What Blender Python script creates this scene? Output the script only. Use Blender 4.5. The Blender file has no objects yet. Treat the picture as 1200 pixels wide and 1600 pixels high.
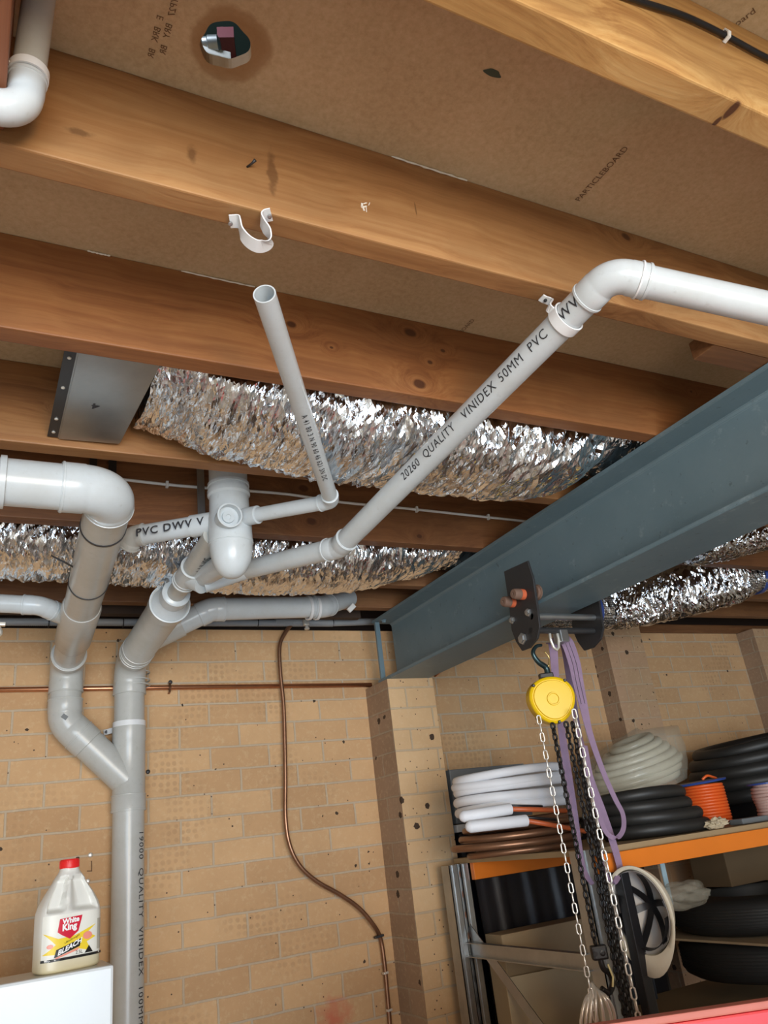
import bpy, bmesh, math, random
from mathutils import Vector, Matrix, noise
random.seed(7)
PI = math.pi
sc = bpy.context.scene
C = sc.collection

# ---------------------------------------------------------------- camera, world, sun, lights, exposure
ZC = 1.70                                   # camera height above the floor
FPX = 1217.52
ROWS = (Vector((0.88882281, -0.44313541, -0.11672625)),
        Vector((0.07603834, 0.39380904, -0.91604182)),
        Vector((0.45189842, 0.80532319, 0.38372174)))
cd_ = bpy.data.cameras.new('camera'); cam = bpy.data.objects.new('camera', cd_); C.objects.link(cam)
cam.matrix_world = Matrix((
    (ROWS[0].x, -ROWS[1].x, -ROWS[2].x, 0), (ROWS[0].y, -ROWS[1].y, -ROWS[2].y, 0),
    (ROWS[0].z, -ROWS[1].z, -ROWS[2].z, ZC), (0, 0, 0, 1)))
cd_.sensor_fit = 'VERTICAL'; cd_.sensor_height = 36; cd_.lens = FPX / 1600 * 36
cd_.clip_start = 0.05
sc.camera = cam
sc.view_settings.view_transform = 'Standard'
try: sc.view_settings.look = 'None'
except Exception: pass
sc.view_settings.gamma = 1; sc.view_settings.use_curve_mapping = False
sc.view_settings.exposure = 0.0
w = bpy.data.worlds.new('world'); sc.world = w; w.use_nodes = True
bgn = w.node_tree.nodes['Background']; bgn.inputs[0].default_value = (0.72, 0.85, 1.0, 1); bgn.inputs[1].default_value = 1.5

def area(name, loc, target, sx, sy, power, color):
    l = bpy.data.lights.new(name, 'AREA'); l.shape = 'RECTANGLE'; l.size = sx; l.size_y = sy
    l.energy = power; l.color = color
    o = bpy.data.objects.new(name, l); C.objects.link(o); o.location = loc
    o.rotation_euler = (Vector(target) - Vector(loc)).to_track_quat('-Z', 'Y').to_euler()
    return o
area('assumed_doorway_fill', (-0.6, -3.95, 1.35), (0.3, 0.2, 0.6), 4.4, 2.2, 340, (0.70, 0.85, 1.0))  # area light added in an unseen, assumed doorway to stand for daylight
area('assumed_work_lamp_light', (0.25, -1.7, 1.75), (0.9, 3.1, 1.5), 0.5, 0.7, 30, (1.0, 0.74, 0.44))  # assumed warm lamp, added out of view to light the wall
area('assumed_strip_lamp_light', (0.3, -1.9, 2.50), (0.7, 2.8, 0.6), 1.2, 0.12, 16, (1.0, 0.80, 0.55))  # second warm lamp added out of view; its fitting is assumed

# ---------------------------------------------------------------- helpers
def V(*a): return Vector(a)
def ray(x, y):
    u, v = (x - 600) / FPX, (y - 800) / FPX
    return ROWS[0] * u + ROWS[1] * v + ROWS[2]
def U(x, y, X=None, Y=None, Z=None, cd=None):
    """the place in the room seen at photo pixel x,y on the plane X=, Y=, Z= (Z from the lens height) or at a depth"""
    d = ray(x, y)
    k = cd if cd is not None else (X / d.x if X is not None else (Y / d.y if Y is not None else Z / d.z))
    p = d * k
    return Vector((p.x, p.y, p.z + ZC))

def tag(o, label=None, cat=None, group=None, kind=None):
    if label: o['label'] = label
    if cat: o['category'] = cat
    if group: o['group'] = group
    if kind: o['kind'] = kind
    return o
def obj(name, bm, mat, parent=None, smooth=False, origin=None, ang=None):
    bmesh.ops.recalc_face_normals(bm, faces=bm.faces)
    me = bpy.data.meshes.new(name)
    if parent is not None and origin is None: origin = parent_loc(parent)
    if origin is not None:
        for v in bm.verts: v.co -= origin
    bm.to_mesh(me); bm.free()
    for m in (mat if isinstance(mat, (list, tuple)) else [mat]): me.materials.append(m)
    if smooth:
        for p in me.polygons: p.use_smooth = True
        if ang:
            try: me.set_sharp_from_angle(angle=math.radians(ang))
            except Exception: pass
    o = bpy.data.objects.new(name, me); C.objects.link(o)
    if parent is not None:
        o.parent = parent
    elif origin is not None: o.location = origin
    return o
def parent_loc(p):
    l = p.location.copy()
    while p.parent: p = p.parent; l += p.location
    return l
def thing(name, loc, label, cat, group=None):
    o = bpy.data.objects.new(name, None); o.empty_display_size = 0.05; C.objects.link(o)
    o.location = loc
    return tag(o, label, cat, group)

def box(bm, a, b, bev=0, mi=0):
    x0, y0, z0 = a; x1, y1, z1 = b
    vs = [bm.verts.new(p) for p in ((x0,y0,z0),(x1,y0,z0),(x1,y1,z0),(x0,y1,z0),(x0,y0,z1),(x1,y0,z1),(x1,y1,z1),(x0,y1,z1))]
    fs = [bm.faces.new([vs[i] for i in f]) for f in ((0,3,2,1),(4,5,6,7),(0,1,5,4),(1,2,6,5),(2,3,7,6),(3,0,4,7))]
    for f in fs: f.material_index = mi
    if bev:
        es = list({e for f in fs for e in f.edges})
        bmesh.ops.bevel(bm, geom=es, offset=bev, segments=2, affect='EDGES', profile=0.6)
def boxm(a, b, bev=0):
    bm = bmesh.new(); box(bm, a, b, bev); return bm
def obox(bm, c, ax, ay, az, hx, hy, hz, bev=0):
    """box with its own axes"""
    M = Matrix((ax.normalized(), ay.normalized(), az.normalized())).transposed()
    b2 = bmesh.new(); box(b2, (-hx,-hy,-hz), (hx,hy,hz), bev)
    for v in b2.verts: v.co = M @ v.co + c
    me = bpy.data.meshes.new('t'); b2.to_mesh(me); b2.free(); bm.from_mesh(me); bpy.data.meshes.remove(me)
def frames(pts):
    """parallel transport frames along pts"""
    n = len(pts); T = []
    for i in range(n):
        a = pts[max(i-1, 0)]; b = pts[min(i+1, n-1)]
        t = (b - a); T.append(t.normalized() if t.length > 1e-9 else (T[-1] if T else V(0,0,1)))
    up = V(0,0,1) if abs(T[0].z) < 0.9 else V(1,0,0)
    N = [(up - T[0]*up.dot(T[0])).normalized()]
    for i in range(1, n):
        v = N[-1] - T[i]*N[-1].dot(T[i])
        N.append(v.normalized() if v.length > 1e-9 else N[-1])
    return [(T[i], N[i], T[i].cross(N[i])) for i in range(n)]
def sweep(bm, pts, rad, seg=20, caps=(True, True), closed=False, fr=None):
    if not hasattr(rad, '__len__'): rad = [rad]*len(pts)
    fr = fr or frames(pts); rings = []
    for i, p in enumerate(pts):
        _, a, b = fr[i]; r = rad[i]
        ra, rb = (r if hasattr(r, '__len__') else (r, r))
        rings.append([bm.verts.new(p + a*(ra*math.cos(2*PI*k/seg)) + b*(rb*math.sin(2*PI*k/seg))) for k in range(seg)])
    m = len(rings)
    for i in range(m if closed else m-1):
        A, B = rings[i], rings[(i+1) % m]
        for k in range(seg): bm.faces.new((A[k], A[(k+1)%seg], B[(k+1)%seg], B[k]))
    if not closed:
        if caps[0]: bm.faces.new(rings[0][::-1])
        if caps[1]: bm.faces.new(rings[-1])
    return rings
def spline(cp, n=8, closed=False):
    out = []; m = len(cp)
    for i in range(m if closed else m-1):
        g = (lambda j: cp[j % m]) if closed else (lambda j: cp[min(max(j, 0), m-1)])
        p0, p1, p2, p3 = g(i-1), g(i), g(i+1), g(i+2)
        for k in range(n):
            t = k/n
            out.append(0.5*((2*p1) + (p2-p0)*t + (2*p0-5*p1+4*p2-p3)*t*t + (3*p1-p0-3*p2+p3)*t**3))
    if not closed: out.append(cp[-1].copy())
    return out
def tube(pts, r, seg=12, caps=(True, True), closed=False):
    bm = bmesh.new(); sweep(bm, pts, r, seg, caps, closed); return bm
def lathe(bm, base, axis, prof, seg=32, caps=(True, True)):
    """prof: list of (distance along axis, radius)"""
    axis = axis.normalized(); up = V(0,0,1) if abs(axis.z) < 0.9 else V(1,0,0)
    a = (up - axis*up.dot(axis)).normalized(); b = axis.cross(a)
    sweep(bm, [base + axis*d for d, _ in prof], [r for _, r in prof], seg, caps, fr=[(axis, a, b)]*len(prof))
def ribbon(bm, pts, wid, thick, side):
    """flat strap along pts; side = vector(s) across the strap"""
    prev = None; n = len(pts)
    for i, p in enumerate(pts):
        t = (pts[min(i+1, n-1)] - pts[max(i-1, 0)]).normalized()
        s = side[i] if isinstance(side, list) else side
        s = (s - t*s.dot(t)).normalized(); q = t.cross(s).normalized()
        wd = wid[i] if hasattr(wid, '__len__') else wid
        r = [bm.verts.new(p + s*(a*wd/2) + q*(b*thick/2)) for a, b in ((-1,-1),(1,-1),(1,1),(-1,1))]
        if prev:
            for k in range(4): bm.faces.new((prev[k], prev[(k+1)%4], r[(k+1)%4], r[k]))
        else: bm.faces.new(r[::-1])
        prev = r
    bm.faces.new(prev)
def prism(bm, poly, ext):
    """closed polygon (3-D points) extruded by the vector ext"""
    a = [bm.verts.new(p) for p in poly]; b = [bm.verts.new(p + ext) for p in poly]
    bm.faces.new(a); bm.faces.new(b[::-1]); n = len(a)
    for i in range(n): bm.faces.new((a[i], b[i], b[(i+1)%n], a[(i+1)%n]))
def torus(bm, c, axis, R, r, seg=48, rs=12, wob=0, squash=1, ph=0):
    axis = axis.normalized(); up = V(0,0,1) if abs(axis.z) < 0.9 else V(1,0,0)
    a = (up - axis*up.dot(axis)).normalized(); b = axis.cross(a); pts = []; fr = []
    for k in range(seg):
        t = 2*PI*k/seg; d = a*math.cos(t) + b*math.sin(t)
        pts.append(c + a*math.cos(t)*R + b*math.sin(t)*R*squash + axis*(wob*math.sin(t*2+ph)))
        fr.append((axis.cross(d), d, axis))
    sweep(bm, pts, r, rs, closed=True, fr=fr)

_fonts = {}
def text_pts(s, size, bold=0.0, spacing=1.0):
    cu = bpy.data.curves.new('t', 'FONT'); cu.body = s; cu.size = size; cu.offset = 0 if 'M' in s else bold; cu.space_character = spacing
    cu.align_x = 'LEFT'; cu.resolution_u = 3
    o = bpy.data.objects.new('t', cu); C.objects.link(o)
    bpy.context.view_layer.update()
    me = bpy.data.meshes.new_from_object(o.evaluated_get(bpy.context.evaluated_depsgraph_get()))
    C.objects.unlink(o); bpy.data.objects.remove(o); bpy.data.curves.remove(cu)
    vs = [(v.co.x, v.co.y) for v in me.vertices]; fs = [list(p.vertices) for p in me.polygons]
    bpy.data.meshes.remove(me)
    return vs, fs
def text_obj(s, size, fn, mat, parent, name='printed_lettering', bold=0.0, spacing=1.0):
    """lettering laid on a surface by fn(x, y) -> point"""
    vs, fs = text_pts(s, size, bold, spacing); bm = bmesh.new(); tris = []; lim = size*0.25
    for f in fs:
        for k in range(1, len(f)-1): tris.append((vs[f[0]], vs[f[k]], vs[f[k+1]]))
    cache = {}
    def vert_(p):
        if p not in cache: cache[p] = bm.verts.new(fn(p[0], p[1]))
        return cache[p]
    while tris:
        t = tris.pop(); d = [(t[i][0]-t[(i+1)%3][0])**2+(t[i][1]-t[(i+1)%3][1])**2 for i in range(3)]; i = d.index(max(d))
        if d[i] > lim*lim:
            a, b, c = t[i], t[(i+1)%3], t[(i+2)%3]; m = ((a[0]+b[0])/2, (a[1]+b[1])/2); tris += [(a, m, c), (m, b, c)]; continue
        try: bm.faces.new([vert_(p) for p in t])
        except Exception: pass
    return obj(name, bm, mat, parent)
def on_pipe(p0, p1, r, up, x0=0.0):
    """print running from p0 to p1; its middle faces the direction up"""
    ax = (p1-p0).normalized(); u = (up - ax*up.dot(ax)).normalized(); s = u.cross(ax)
    def fn(x, y):
        t = y / r
        return p0 + ax*(x+x0) + (u*math.cos(t) + s*math.sin(t)*1)*(r+0.0009)
    return fn

# ---------------------------------------------------------------- materials
def newmat(name):
    m = bpy.data.materials.new(name); m.use_nodes = True; nt = m.node_tree
    return m, nt, nt.nodes['Principled BSDF']
def N(nt, typ, **kw):
    n = nt.nodes.new(typ)
    for k, v in kw.items():
        if k.startswith('i_'):
            key = k[2:]; key = int(key) if key.isdigit() else key.replace('_', ' ')
            n.inputs[key].default_value = v
        else: setattr(n, k, v)
    return n
def L(nt, a, b): nt.links.new(a, b)
def pos(nt, scale=(1,1,1), off=(0,0,0), rot=(0,0,0)):
    g = N(nt, 'ShaderNodeNewGeometry'); m = N(nt, 'ShaderNodeMapping')
    m.inputs['Scale'].default_value = scale; m.inputs['Location'].default_value = off; m.inputs['Rotation'].default_value = rot
    L(nt, g.outputs['Position'], m.inputs['Vector']); return m.outputs[0]
def ramp(nt, fac, stops):
    r = N(nt, 'ShaderNodeValToRGB'); e = r.color_ramp.elements
    while len(e) < len(stops): e.new(0.5)
    for i, (p, c) in enumerate(stops):
        e[i].position = p; e[i].color = (*c, 1) if len(c) == 3 else c
    L(nt, fac, r.inputs[0]); return r.outputs[0]
def mix(nt, f, a, b, mode='MIX'):
    n = N(nt, 'ShaderNodeMix', data_type='RGBA', blend_type=mode)
    for s, v in ((0, f), (6, a), (7, b)):
        if hasattr(v, 'is_linked') or hasattr(v, 'links'): L(nt, v, n.inputs[s])
        elif s == 0: n.inputs[0].default_value = v
        else: n.inputs[s].default_value = (*v, 1) if len(v) == 3 else v
    return n.outputs[2]
def math_(nt, op, a, b=None):
    n = N(nt, 'ShaderNodeMath', operation=op)
    for i, v in enumerate((a, b)):
        if v is None: continue
        if isinstance(v, (int, float)): n.inputs[i].default_value = v
        else: L(nt, v, n.inputs[i])
    return n.outputs[0]
def bump(nt, h, strength, dist, bsdf):
    b = N(nt, 'ShaderNodeBump'); b.inputs['Strength'].default_value = strength; b.inputs['Distance'].default_value = dist
    L(nt, h, b.inputs['Height']); L(nt, b.outputs[0], bsdf.inputs['Normal'])
def noise_(nt, vec, scale, detail=4, rough=0.5, dist=0.0):
    n = N(nt, 'ShaderNodeTexNoise'); n.inputs['Scale'].default_value = scale; n.inputs['Detail'].default_value = detail
    n.inputs['Roughness'].default_value = rough; n.inputs['Distortion'].default_value = dist
    if vec is not None: L(nt, vec, n.inputs['Vector'])
    return n.outputs['Fac']
def plain(name, col, rough=0.5, metal=0.0, var=0.12, vscale=9, bmp=0.0, bscale=60, spec=0.5, **kw):
    m, nt, b = newmat(name); v = pos(nt)
    f = noise_(nt, v, vscale, 5, 0.6)
    c = mix(nt, f, tuple(x*(1-var) for x in col), tuple(min(1, x*(1+var)) for x in col))
    L(nt, c, b.inputs['Base Color']); b.inputs['Roughness'].default_value = rough; b.inputs['Metallic'].default_value = metal
    b.inputs['Specular IOR Level'].default_value = spec
    if bmp: bump(nt, noise_(nt, v, bscale, 4), bmp, 0.002, b)
    for k, x in kw.items(): b.inputs[k.replace('_', ' ')].default_value = x
    return m

def wood(name, lo, mid, hi, knots=(), axis='X', seed=0.0, streaks=()):
    m, nt, b = newmat(name)
    sc_ = {'X': (0.55, 9, 9), 'Y': (9, 0.55, 9)}[axis]
    base = pos(nt, (1,1,1), (seed, seed*1.7, seed*0.6)); warp = noise_(nt, base, 1.6, 3)
    g = N(nt, 'ShaderNodeNewGeometry'); sub = N(nt, 'ShaderNodeVectorMath', operation='MULTIPLY'); L(nt, g.outputs['Position'], sub.inputs[0]); sub.inputs[1].default_value = sc_
    add = N(nt, 'ShaderNodeVectorMath', operation='ADD'); L(nt, sub.outputs[0], add.inputs[0])
    cmb = N(nt, 'ShaderNodeCombineXYZ'); wv = math_(nt, 'MULTIPLY', warp, 1.3)
    L(nt, math_(nt, 'ADD', wv, seed), cmb.inputs[1]); L(nt, wv, cmb.inputs[2]); L(nt, cmb.outputs[0], add.inputs[1])
    kd = None; dark = None
    vec = add.outputs[0]
    for (kx, ky, kz, r) in knots:
        sv = N(nt, 'ShaderNodeVectorMath', operation='SUBTRACT'); L(nt, g.outputs['Position'], sv.inputs[0]); sv.inputs[1].default_value = (kx, ky, kz)
        sm = N(nt, 'ShaderNodeVectorMath', operation='MULTIPLY'); L(nt, sv.outputs[0], sm.inputs[0]); sm.inputs[1].default_value = (0.75/r, 0.3/r, 1.0/r)
        ln = N(nt, 'ShaderNodeVectorMath', operation='LENGTH'); L(nt, sm.outputs[0], ln.inputs[0])
        d = ln.outputs['Value']
        kd = d if kd is None else math_(nt, 'MINIMUM', kd, d)
    if kd is not None:
        kdw = math_(nt, 'ADD', kd, math_(nt, 'MULTIPLY', noise_(nt, base, 30, 2), 0.5))
        push = math_(nt, 'DIVIDE', 2.2, math_(nt, 'ADD', math_(nt, 'MULTIPLY', kd, kd), 1.2))
        c2 = N(nt, 'ShaderNodeCombineXYZ'); L(nt, push, c2.inputs[2]); L(nt, push, c2.inputs[1])
        a2 = N(nt, 'ShaderNodeVectorMath', operation='ADD'); L(nt, vec, a2.inputs[0]); L(nt, c2.outputs[0], a2.inputs[1]); vec = a2.outputs[0]
    broad = noise_(nt, vec, 0.9, 5, 0.55, 0.3)
    s3 = N(nt, 'ShaderNodeVectorMath', operation='MULTIPLY'); L(nt, vec, s3.inputs[0]); s3.inputs[1].default_value = {'X': (0.5, 7, 7), 'Y': (7, 0.5, 7)}[axis]
    fine = noise_(nt, s3.outputs[0], 1.3, 5, 0.65, 0.2)
    f = math_(nt, 'ADD', math_(nt, 'MULTIPLY', broad, 0.52), math_(nt, 'MULTIPLY', fine, 0.48))
    c = ramp(nt, f, [(0.38, lo), (0.5, mid), (0.61, hi)])
    blot = noise_(nt, base, 3.2, 4, 0.6)
    c = mix(nt, ramp(nt, blot, [(0.3, (0,0,0)), (0.75, (0.8,0.8,0.8))]), c, tuple(0.62*x for x in mid))
    if kd is not None:
        c = mix(nt, ramp(nt, kdw, [(0.75, (0.95,0.95,0.95)), (1.3, (0,0,0))]), c, (0.075, 0.024, 0.008))
        c = mix(nt, ramp(nt, kdw, [(1.15, (0,0,0)), (1.4, (0.55,0.55,0.55)), (2.0, (0,0,0))]), c, tuple(0.6*x for x in lo))
    for (kx, ky, kz, rx, rz) in streaks:      # dark worn stains with a shape of their own
        sv = N(nt, 'ShaderNodeVectorMath', operation='SUBTRACT'); L(nt, g.outputs['Position'], sv.inputs[0]); sv.inputs[1].default_value = (kx, ky, kz)
        sm = N(nt, 'ShaderNodeVectorMath', operation='MULTIPLY'); L(nt, sv.outputs[0], sm.inputs[0]); sm.inputs[1].default_value = (1/rx, 1/0.1, 1/rz)
        ln = N(nt, 'ShaderNodeVectorMath', operation='LENGTH'); L(nt, sm.outputs[0], ln.inputs[0])
        dd = math_(nt, 'ADD', ln.outputs['Value'], math_(nt, 'MULTIPLY', noise_(nt, base, 45, 3), 1.0))
        c = mix(nt, ramp(nt, dd, [(0.75, (0.75,0.75,0.75)), (1.35, (0,0,0))]), c, (0.14, 0.06, 0.02))
    L(nt, c, b.inputs['Base Color']); b.inputs['Roughness'].default_value = 0.55
    bump(nt, fine, 0.25, 0.002, b)
    return m

def brick(name, plane='XZ', off=(0,0), c1=(0.76,0.475,0.245), c2=(0.59,0.35,0.175), mortar=(0.58,0.47,0.34), speck=0.0, dots=0.4, pink=0.0):
    m, nt, b = newmat(name)
    g = N(nt, 'ShaderNodeNewGeometry'); s = N(nt, 'ShaderNodeSeparateXYZ'); L(nt, g.outputs['Position'], s.inputs[0])
    cm = N(nt, 'ShaderNodeCombineXYZ')
    L(nt, math_(nt, 'ADD', s.outputs[0 if plane == 'XZ' else 1], off[0]), cm.inputs[0]); L(nt, math_(nt, 'ADD', s.outputs[2], off[1]), cm.inputs[1])
    wob = N(nt, 'ShaderNodeTexNoise'); wob.inputs['Scale'].default_value = 9; L(nt, g.outputs['Position'], wob.inputs['Vector'])
    w1 = N(nt, 'ShaderNodeVectorMath', operation='SCALE'); w1.inputs['Scale'].default_value = 0.007; L(nt, wob.outputs['Color'], w1.inputs[0])
    ad = N(nt, 'ShaderNodeVectorMath', operation='ADD'); L(nt, cm.outputs[0], ad.inputs[0]); L(nt, w1.outputs[0], ad.inputs[1])
    br = N(nt, 'ShaderNodeTexBrick', offset=0.5, offset_frequency=2, squash=1.0, squash_frequency=2)
    L(nt, ad.outputs[0], br.inputs['Vector'])
    br.inputs['Scale'].default_value = 1; br.inputs['Brick Width'].default_value = 0.24; br.inputs['Row Height'].default_value = 0.086
    br.inputs['Mortar Size'].default_value = 0.0048; br.inputs['Mortar Smooth'].default_value = 0.35; br.inputs['Bias'].default_value = 0.0
    br.inputs['Color1'].default_value = (*c1, 1); br.inputs['Color2'].default_value = (*c2, 1); br.inputs['Mortar'].default_value = (*mortar, 1)
    c = br.outputs['Color']
    v = pos(nt)
    n1 = noise_(nt, v, 5, 6, 0.65); c = mix(nt, math_(nt, 'MULTIPLY', n1, 0.55), c, tuple(0.55*x for x in c2))
    n2 = noise_(nt, v, 60, 5, 0.7); c = mix(nt, ramp(nt, n2, [(0.52, (0,0,0)), (0.8, (0.45,0.45,0.45))]), c, (0.72, 0.55, 0.34))
    if dots:
        vo = N(nt, 'ShaderNodeTexVoronoi', feature='F1'); vo.inputs['Scale'].default_value = 40; vo.inputs['Randomness'].default_value = 0.35; L(nt, ad.outputs[0], vo.inputs['Vector'])
        dm = ramp(nt, vo.outputs['Distance'], [(0.28, (1,1,1)), (0.42, (0,0,0))])
        area_ = ramp(nt, noise_(nt, v, 3.2, 2), [(0.54, (0,0,0)), (0.66, (dots,dots,dots))])
        k = math_(nt, 'MULTIPLY', dm, area_); k = math_(nt, 'MULTIPLY', k, math_(nt, 'SUBTRACT', 1.0, br.outputs['Fac']))
        c = mix(nt, k, c, tuple(0.66*x for x in c2))
    if pink:
        c = mix(nt, ramp(nt, noise_(nt, v, 2.2, 3), [(0.35, (0,0,0)), (0.65, (pink,pink,pink))]), c, (0.50, 0.29, 0.20))
    v2 = N(nt, 'ShaderNodeTexVoronoi', feature='F1'); v2.inputs['Scale'].default_value = 16; L(nt, v, v2.inputs['Vector'])
    sp = N(nt, 'ShaderNodeSeparateColor'); L(nt, v2.outputs['Color'], sp.inputs[0])
    size = math_(nt, 'MULTIPLY', math_(nt, 'SUBTRACT', sp.outputs[0], 1.0-max(speck, 0.10)), 0.30/max(speck, 0.10)*0.9)
    dd = math_(nt, 'ADD', v2.outputs['Distance'], math_(nt, 'MULTIPLY', math_(nt, 'SUBTRACT', noise_(nt, v, 120, 2), 0.5), 0.18))
    k = math_(nt, 'LESS_THAN', dd, math_(nt, 'MINIMUM', size, 0.10 if speck < 0.2 else 0.22))
    c = mix(nt, k, c, (0.07, 0.045, 0.03))
    v3 = N(nt, 'ShaderNodeTexVoronoi', feature='F1'); v3.inputs['Scale'].default_value = 75; L(nt, v, v3.inputs['Vector'])
    sp3 = N(nt, 'ShaderNodeSeparateColor'); L(nt, v3.outputs['Color'], sp3.inputs[0])
    k3 = math_(nt, 'MULTIPLY', math_(nt, 'LESS_THAN', v3.outputs['Distance'], 0.22), math_(nt, 'GREATER_THAN', sp3.outputs[0], 0.90 if speck > 0.2 else 0.975))
    c = mix(nt, k3, c, (0.13, 0.08, 0.05))
    if name == 'brick_wall':                  # red paint overspray near the floor end of the copper tube
        sr = N(nt, 'ShaderNodeVectorMath', operation='DISTANCE'); L(nt, v, sr.inputs[0]); sr.inputs[1].default_value = U(524, 1592, Y=3.16)
        c = mix(nt, ramp(nt, math_(nt, 'ADD', sr.outputs['Value'], math_(nt, 'MULTIPLY', noise_(nt, v, 30, 4), 0.12)), [(0.06, (0.75,0.75,0.75)), (0.15, (0,0,0))]), c, (0.60, 0.12, 0.07))
    L(nt, c, b.inputs['Base Color']); b.inputs['Roughness'].default_value = 0.85; b.inputs['Specular IOR Level'].default_value = 0.25
    h = math_(nt, 'ADD', math_(nt, 'MULTIPLY', math_(nt, 'SUBTRACT', 1.0, br.outputs['Fac']), 1.0), math_(nt, 'MULTIPLY', n2, 0.35))
    bump(nt, h, 0.55, 0.004, b)
    return m

MWALL = brick('brick_wall', off=(-0.738, -0.155-ZC+0.086*20))
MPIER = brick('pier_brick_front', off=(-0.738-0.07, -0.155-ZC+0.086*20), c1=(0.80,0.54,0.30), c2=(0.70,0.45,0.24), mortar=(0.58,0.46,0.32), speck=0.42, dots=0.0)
MPIERS = brick('pier_brick_shaded_side', 'YZ', off=(-2.83, -0.155-ZC+0.086*20), c1=(0.44,0.30,0.20), c2=(0.38,0.25,0.16), mortar=(0.44,0.35,0.25), speck=0.30, dots=0.0)  # darker copy of the pier brick: shade of the side faces put into the colour
MPIER2 = brick('far_pier_brick', off=(0, -0.155-ZC+0.086*20), c1=(0.55,0.36,0.20), c2=(0.50,0.32,0.18), mortar=(0.52,0.40,0.26), speck=0.42, dots=0.0, pink=0.5)

def kn(x, y, Yf, r): p = U(x, y, Y=Yf); return (p.x, p.y, p.z, r)
def st(x, y, Yf, rx, rz): p = U(x, y, Y=Yf); return (p.x, p.y, p.z, rx, rz)
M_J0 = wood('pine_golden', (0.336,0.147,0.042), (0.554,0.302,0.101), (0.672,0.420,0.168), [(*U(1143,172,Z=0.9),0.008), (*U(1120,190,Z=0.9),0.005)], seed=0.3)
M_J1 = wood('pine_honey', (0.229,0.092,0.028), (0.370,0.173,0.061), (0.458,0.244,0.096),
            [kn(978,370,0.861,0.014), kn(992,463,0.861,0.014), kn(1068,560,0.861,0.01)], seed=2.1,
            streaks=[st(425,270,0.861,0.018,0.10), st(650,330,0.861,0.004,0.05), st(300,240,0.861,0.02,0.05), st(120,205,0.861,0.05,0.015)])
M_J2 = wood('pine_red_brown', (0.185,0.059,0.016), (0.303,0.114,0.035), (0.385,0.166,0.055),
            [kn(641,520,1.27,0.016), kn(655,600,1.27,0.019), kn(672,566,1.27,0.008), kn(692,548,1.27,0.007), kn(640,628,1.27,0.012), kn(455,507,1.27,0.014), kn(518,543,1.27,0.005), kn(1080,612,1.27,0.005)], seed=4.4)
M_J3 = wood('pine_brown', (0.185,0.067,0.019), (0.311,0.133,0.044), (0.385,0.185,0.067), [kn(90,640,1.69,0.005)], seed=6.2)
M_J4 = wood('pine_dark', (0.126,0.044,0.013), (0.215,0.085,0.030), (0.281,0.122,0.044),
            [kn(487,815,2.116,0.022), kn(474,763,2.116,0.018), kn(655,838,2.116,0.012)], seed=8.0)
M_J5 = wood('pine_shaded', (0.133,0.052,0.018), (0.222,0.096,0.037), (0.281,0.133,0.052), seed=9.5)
M_TRIM = wood('timber_reddish_trimmer', (0.20,0.07,0.03), (0.28,0.10,0.045), (0.33,0.13,0.06), axis='Y', seed=3.0)

def particle():
    m, nt, b = newmat('particleboard'); v = pos(nt)
    f = math_(nt, 'ADD', math_(nt, 'MULTIPLY', noise_(nt, v, 90, 6, 0.7), 0.6), math_(nt, 'MULTIPLY', noise_(nt, v, 4, 4, 0.6), 0.4))
    c = ramp(nt, f, [(0.3, (0.44,0.30,0.165)), (0.5, (0.56,0.40,0.235)), (0.7, (0.66,0.49,0.31))])
    hole = U(352, 74, Z=1.11)
    g = N(nt, 'ShaderNodeNewGeometry'); sv = N(nt, 'ShaderNodeVectorMath', operation='SUBTRACT'); L(nt, g.outputs['Position'], sv.inputs[0]); sv.inputs[1].default_value = (hole.x+0.006, hole.y-0.004, hole.z)
    ln = N(nt, 'ShaderNodeVectorMath', operation='LENGTH'); L(nt, sv.outputs[0], ln.inputs[0])
    d = math_(nt, 'ADD', ln.outputs['Value'], math_(nt, 'MULTIPLY', noise_(nt, v, 22, 3), 0.022))
    c = mix(nt, ramp(nt, d, [(0.055, (0.75,0.75,0.75)), (0.068, (0.55,0.55,0.55)), (0.072, (0,0,0))]), c, (0.30, 0.15, 0.055))
    L(nt, c, b.inputs['Base Color']); b.inputs['Roughness'].default_value = 0.75; b.inputs['Specular IOR Level'].default_value = 0.3
    bump(nt, noise_(nt, v, 160, 3), 0.2, 0.001, b)
    return m
MPART = particle()
def pvc(name, c, dirt, rough=0.28):
    m, nt, b = newmat(name); v = pos(nt)
    cc = mix(nt, ramp(nt, noise_(nt, v, 7, 6, 0.65), [(0.42, (0,0,0)), (0.8, (0.7,0.7,0.7))]), c, dirt)
    cc = mix(nt, ramp(nt, noise_(nt, v, 70, 3, 0.6), [(0.62, (0,0,0)), (0.8, (0.35,0.35,0.35))]), cc, tuple(0.75*x for x in dirt))
    L(nt, cc, b.inputs['Base Color']); b.inputs['Roughness'].default_value = rough
    b.inputs['Specular IOR Level'].default_value = 0.5
    return m
MPVC = pvc('pvc_white', (0.585,0.63,0.655), (0.49,0.50,0.48), 0.25)
MPVCG = pvc('pvc_dusty_grey', (0.50,0.50,0.475), (0.40,0.39,0.34), 0.27)
MPVCS = pvc('pvc_bright_strap', (0.78,0.79,0.80), (0.70,0.70,0.70), 0.4)
MINK = plain('black_ink', (0.03,0.03,0.035), 0.6)
MINKB = plain('brown_stamp_ink', (0.16,0.085,0.04), 0.8)
MBLACK = plain('black_plastic', (0.012,0.012,0.014), 0.4)
MRUB = plain('black_foam', (0.020,0.019,0.017), 0.5, var=0.25, bmp=0.1)
MSTEEL = plain('beam_blue_grey_paint', (0.185,0.235,0.255), 0.42, var=0.28, vscale=6, bmp=0.12, bscale=90)
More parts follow.
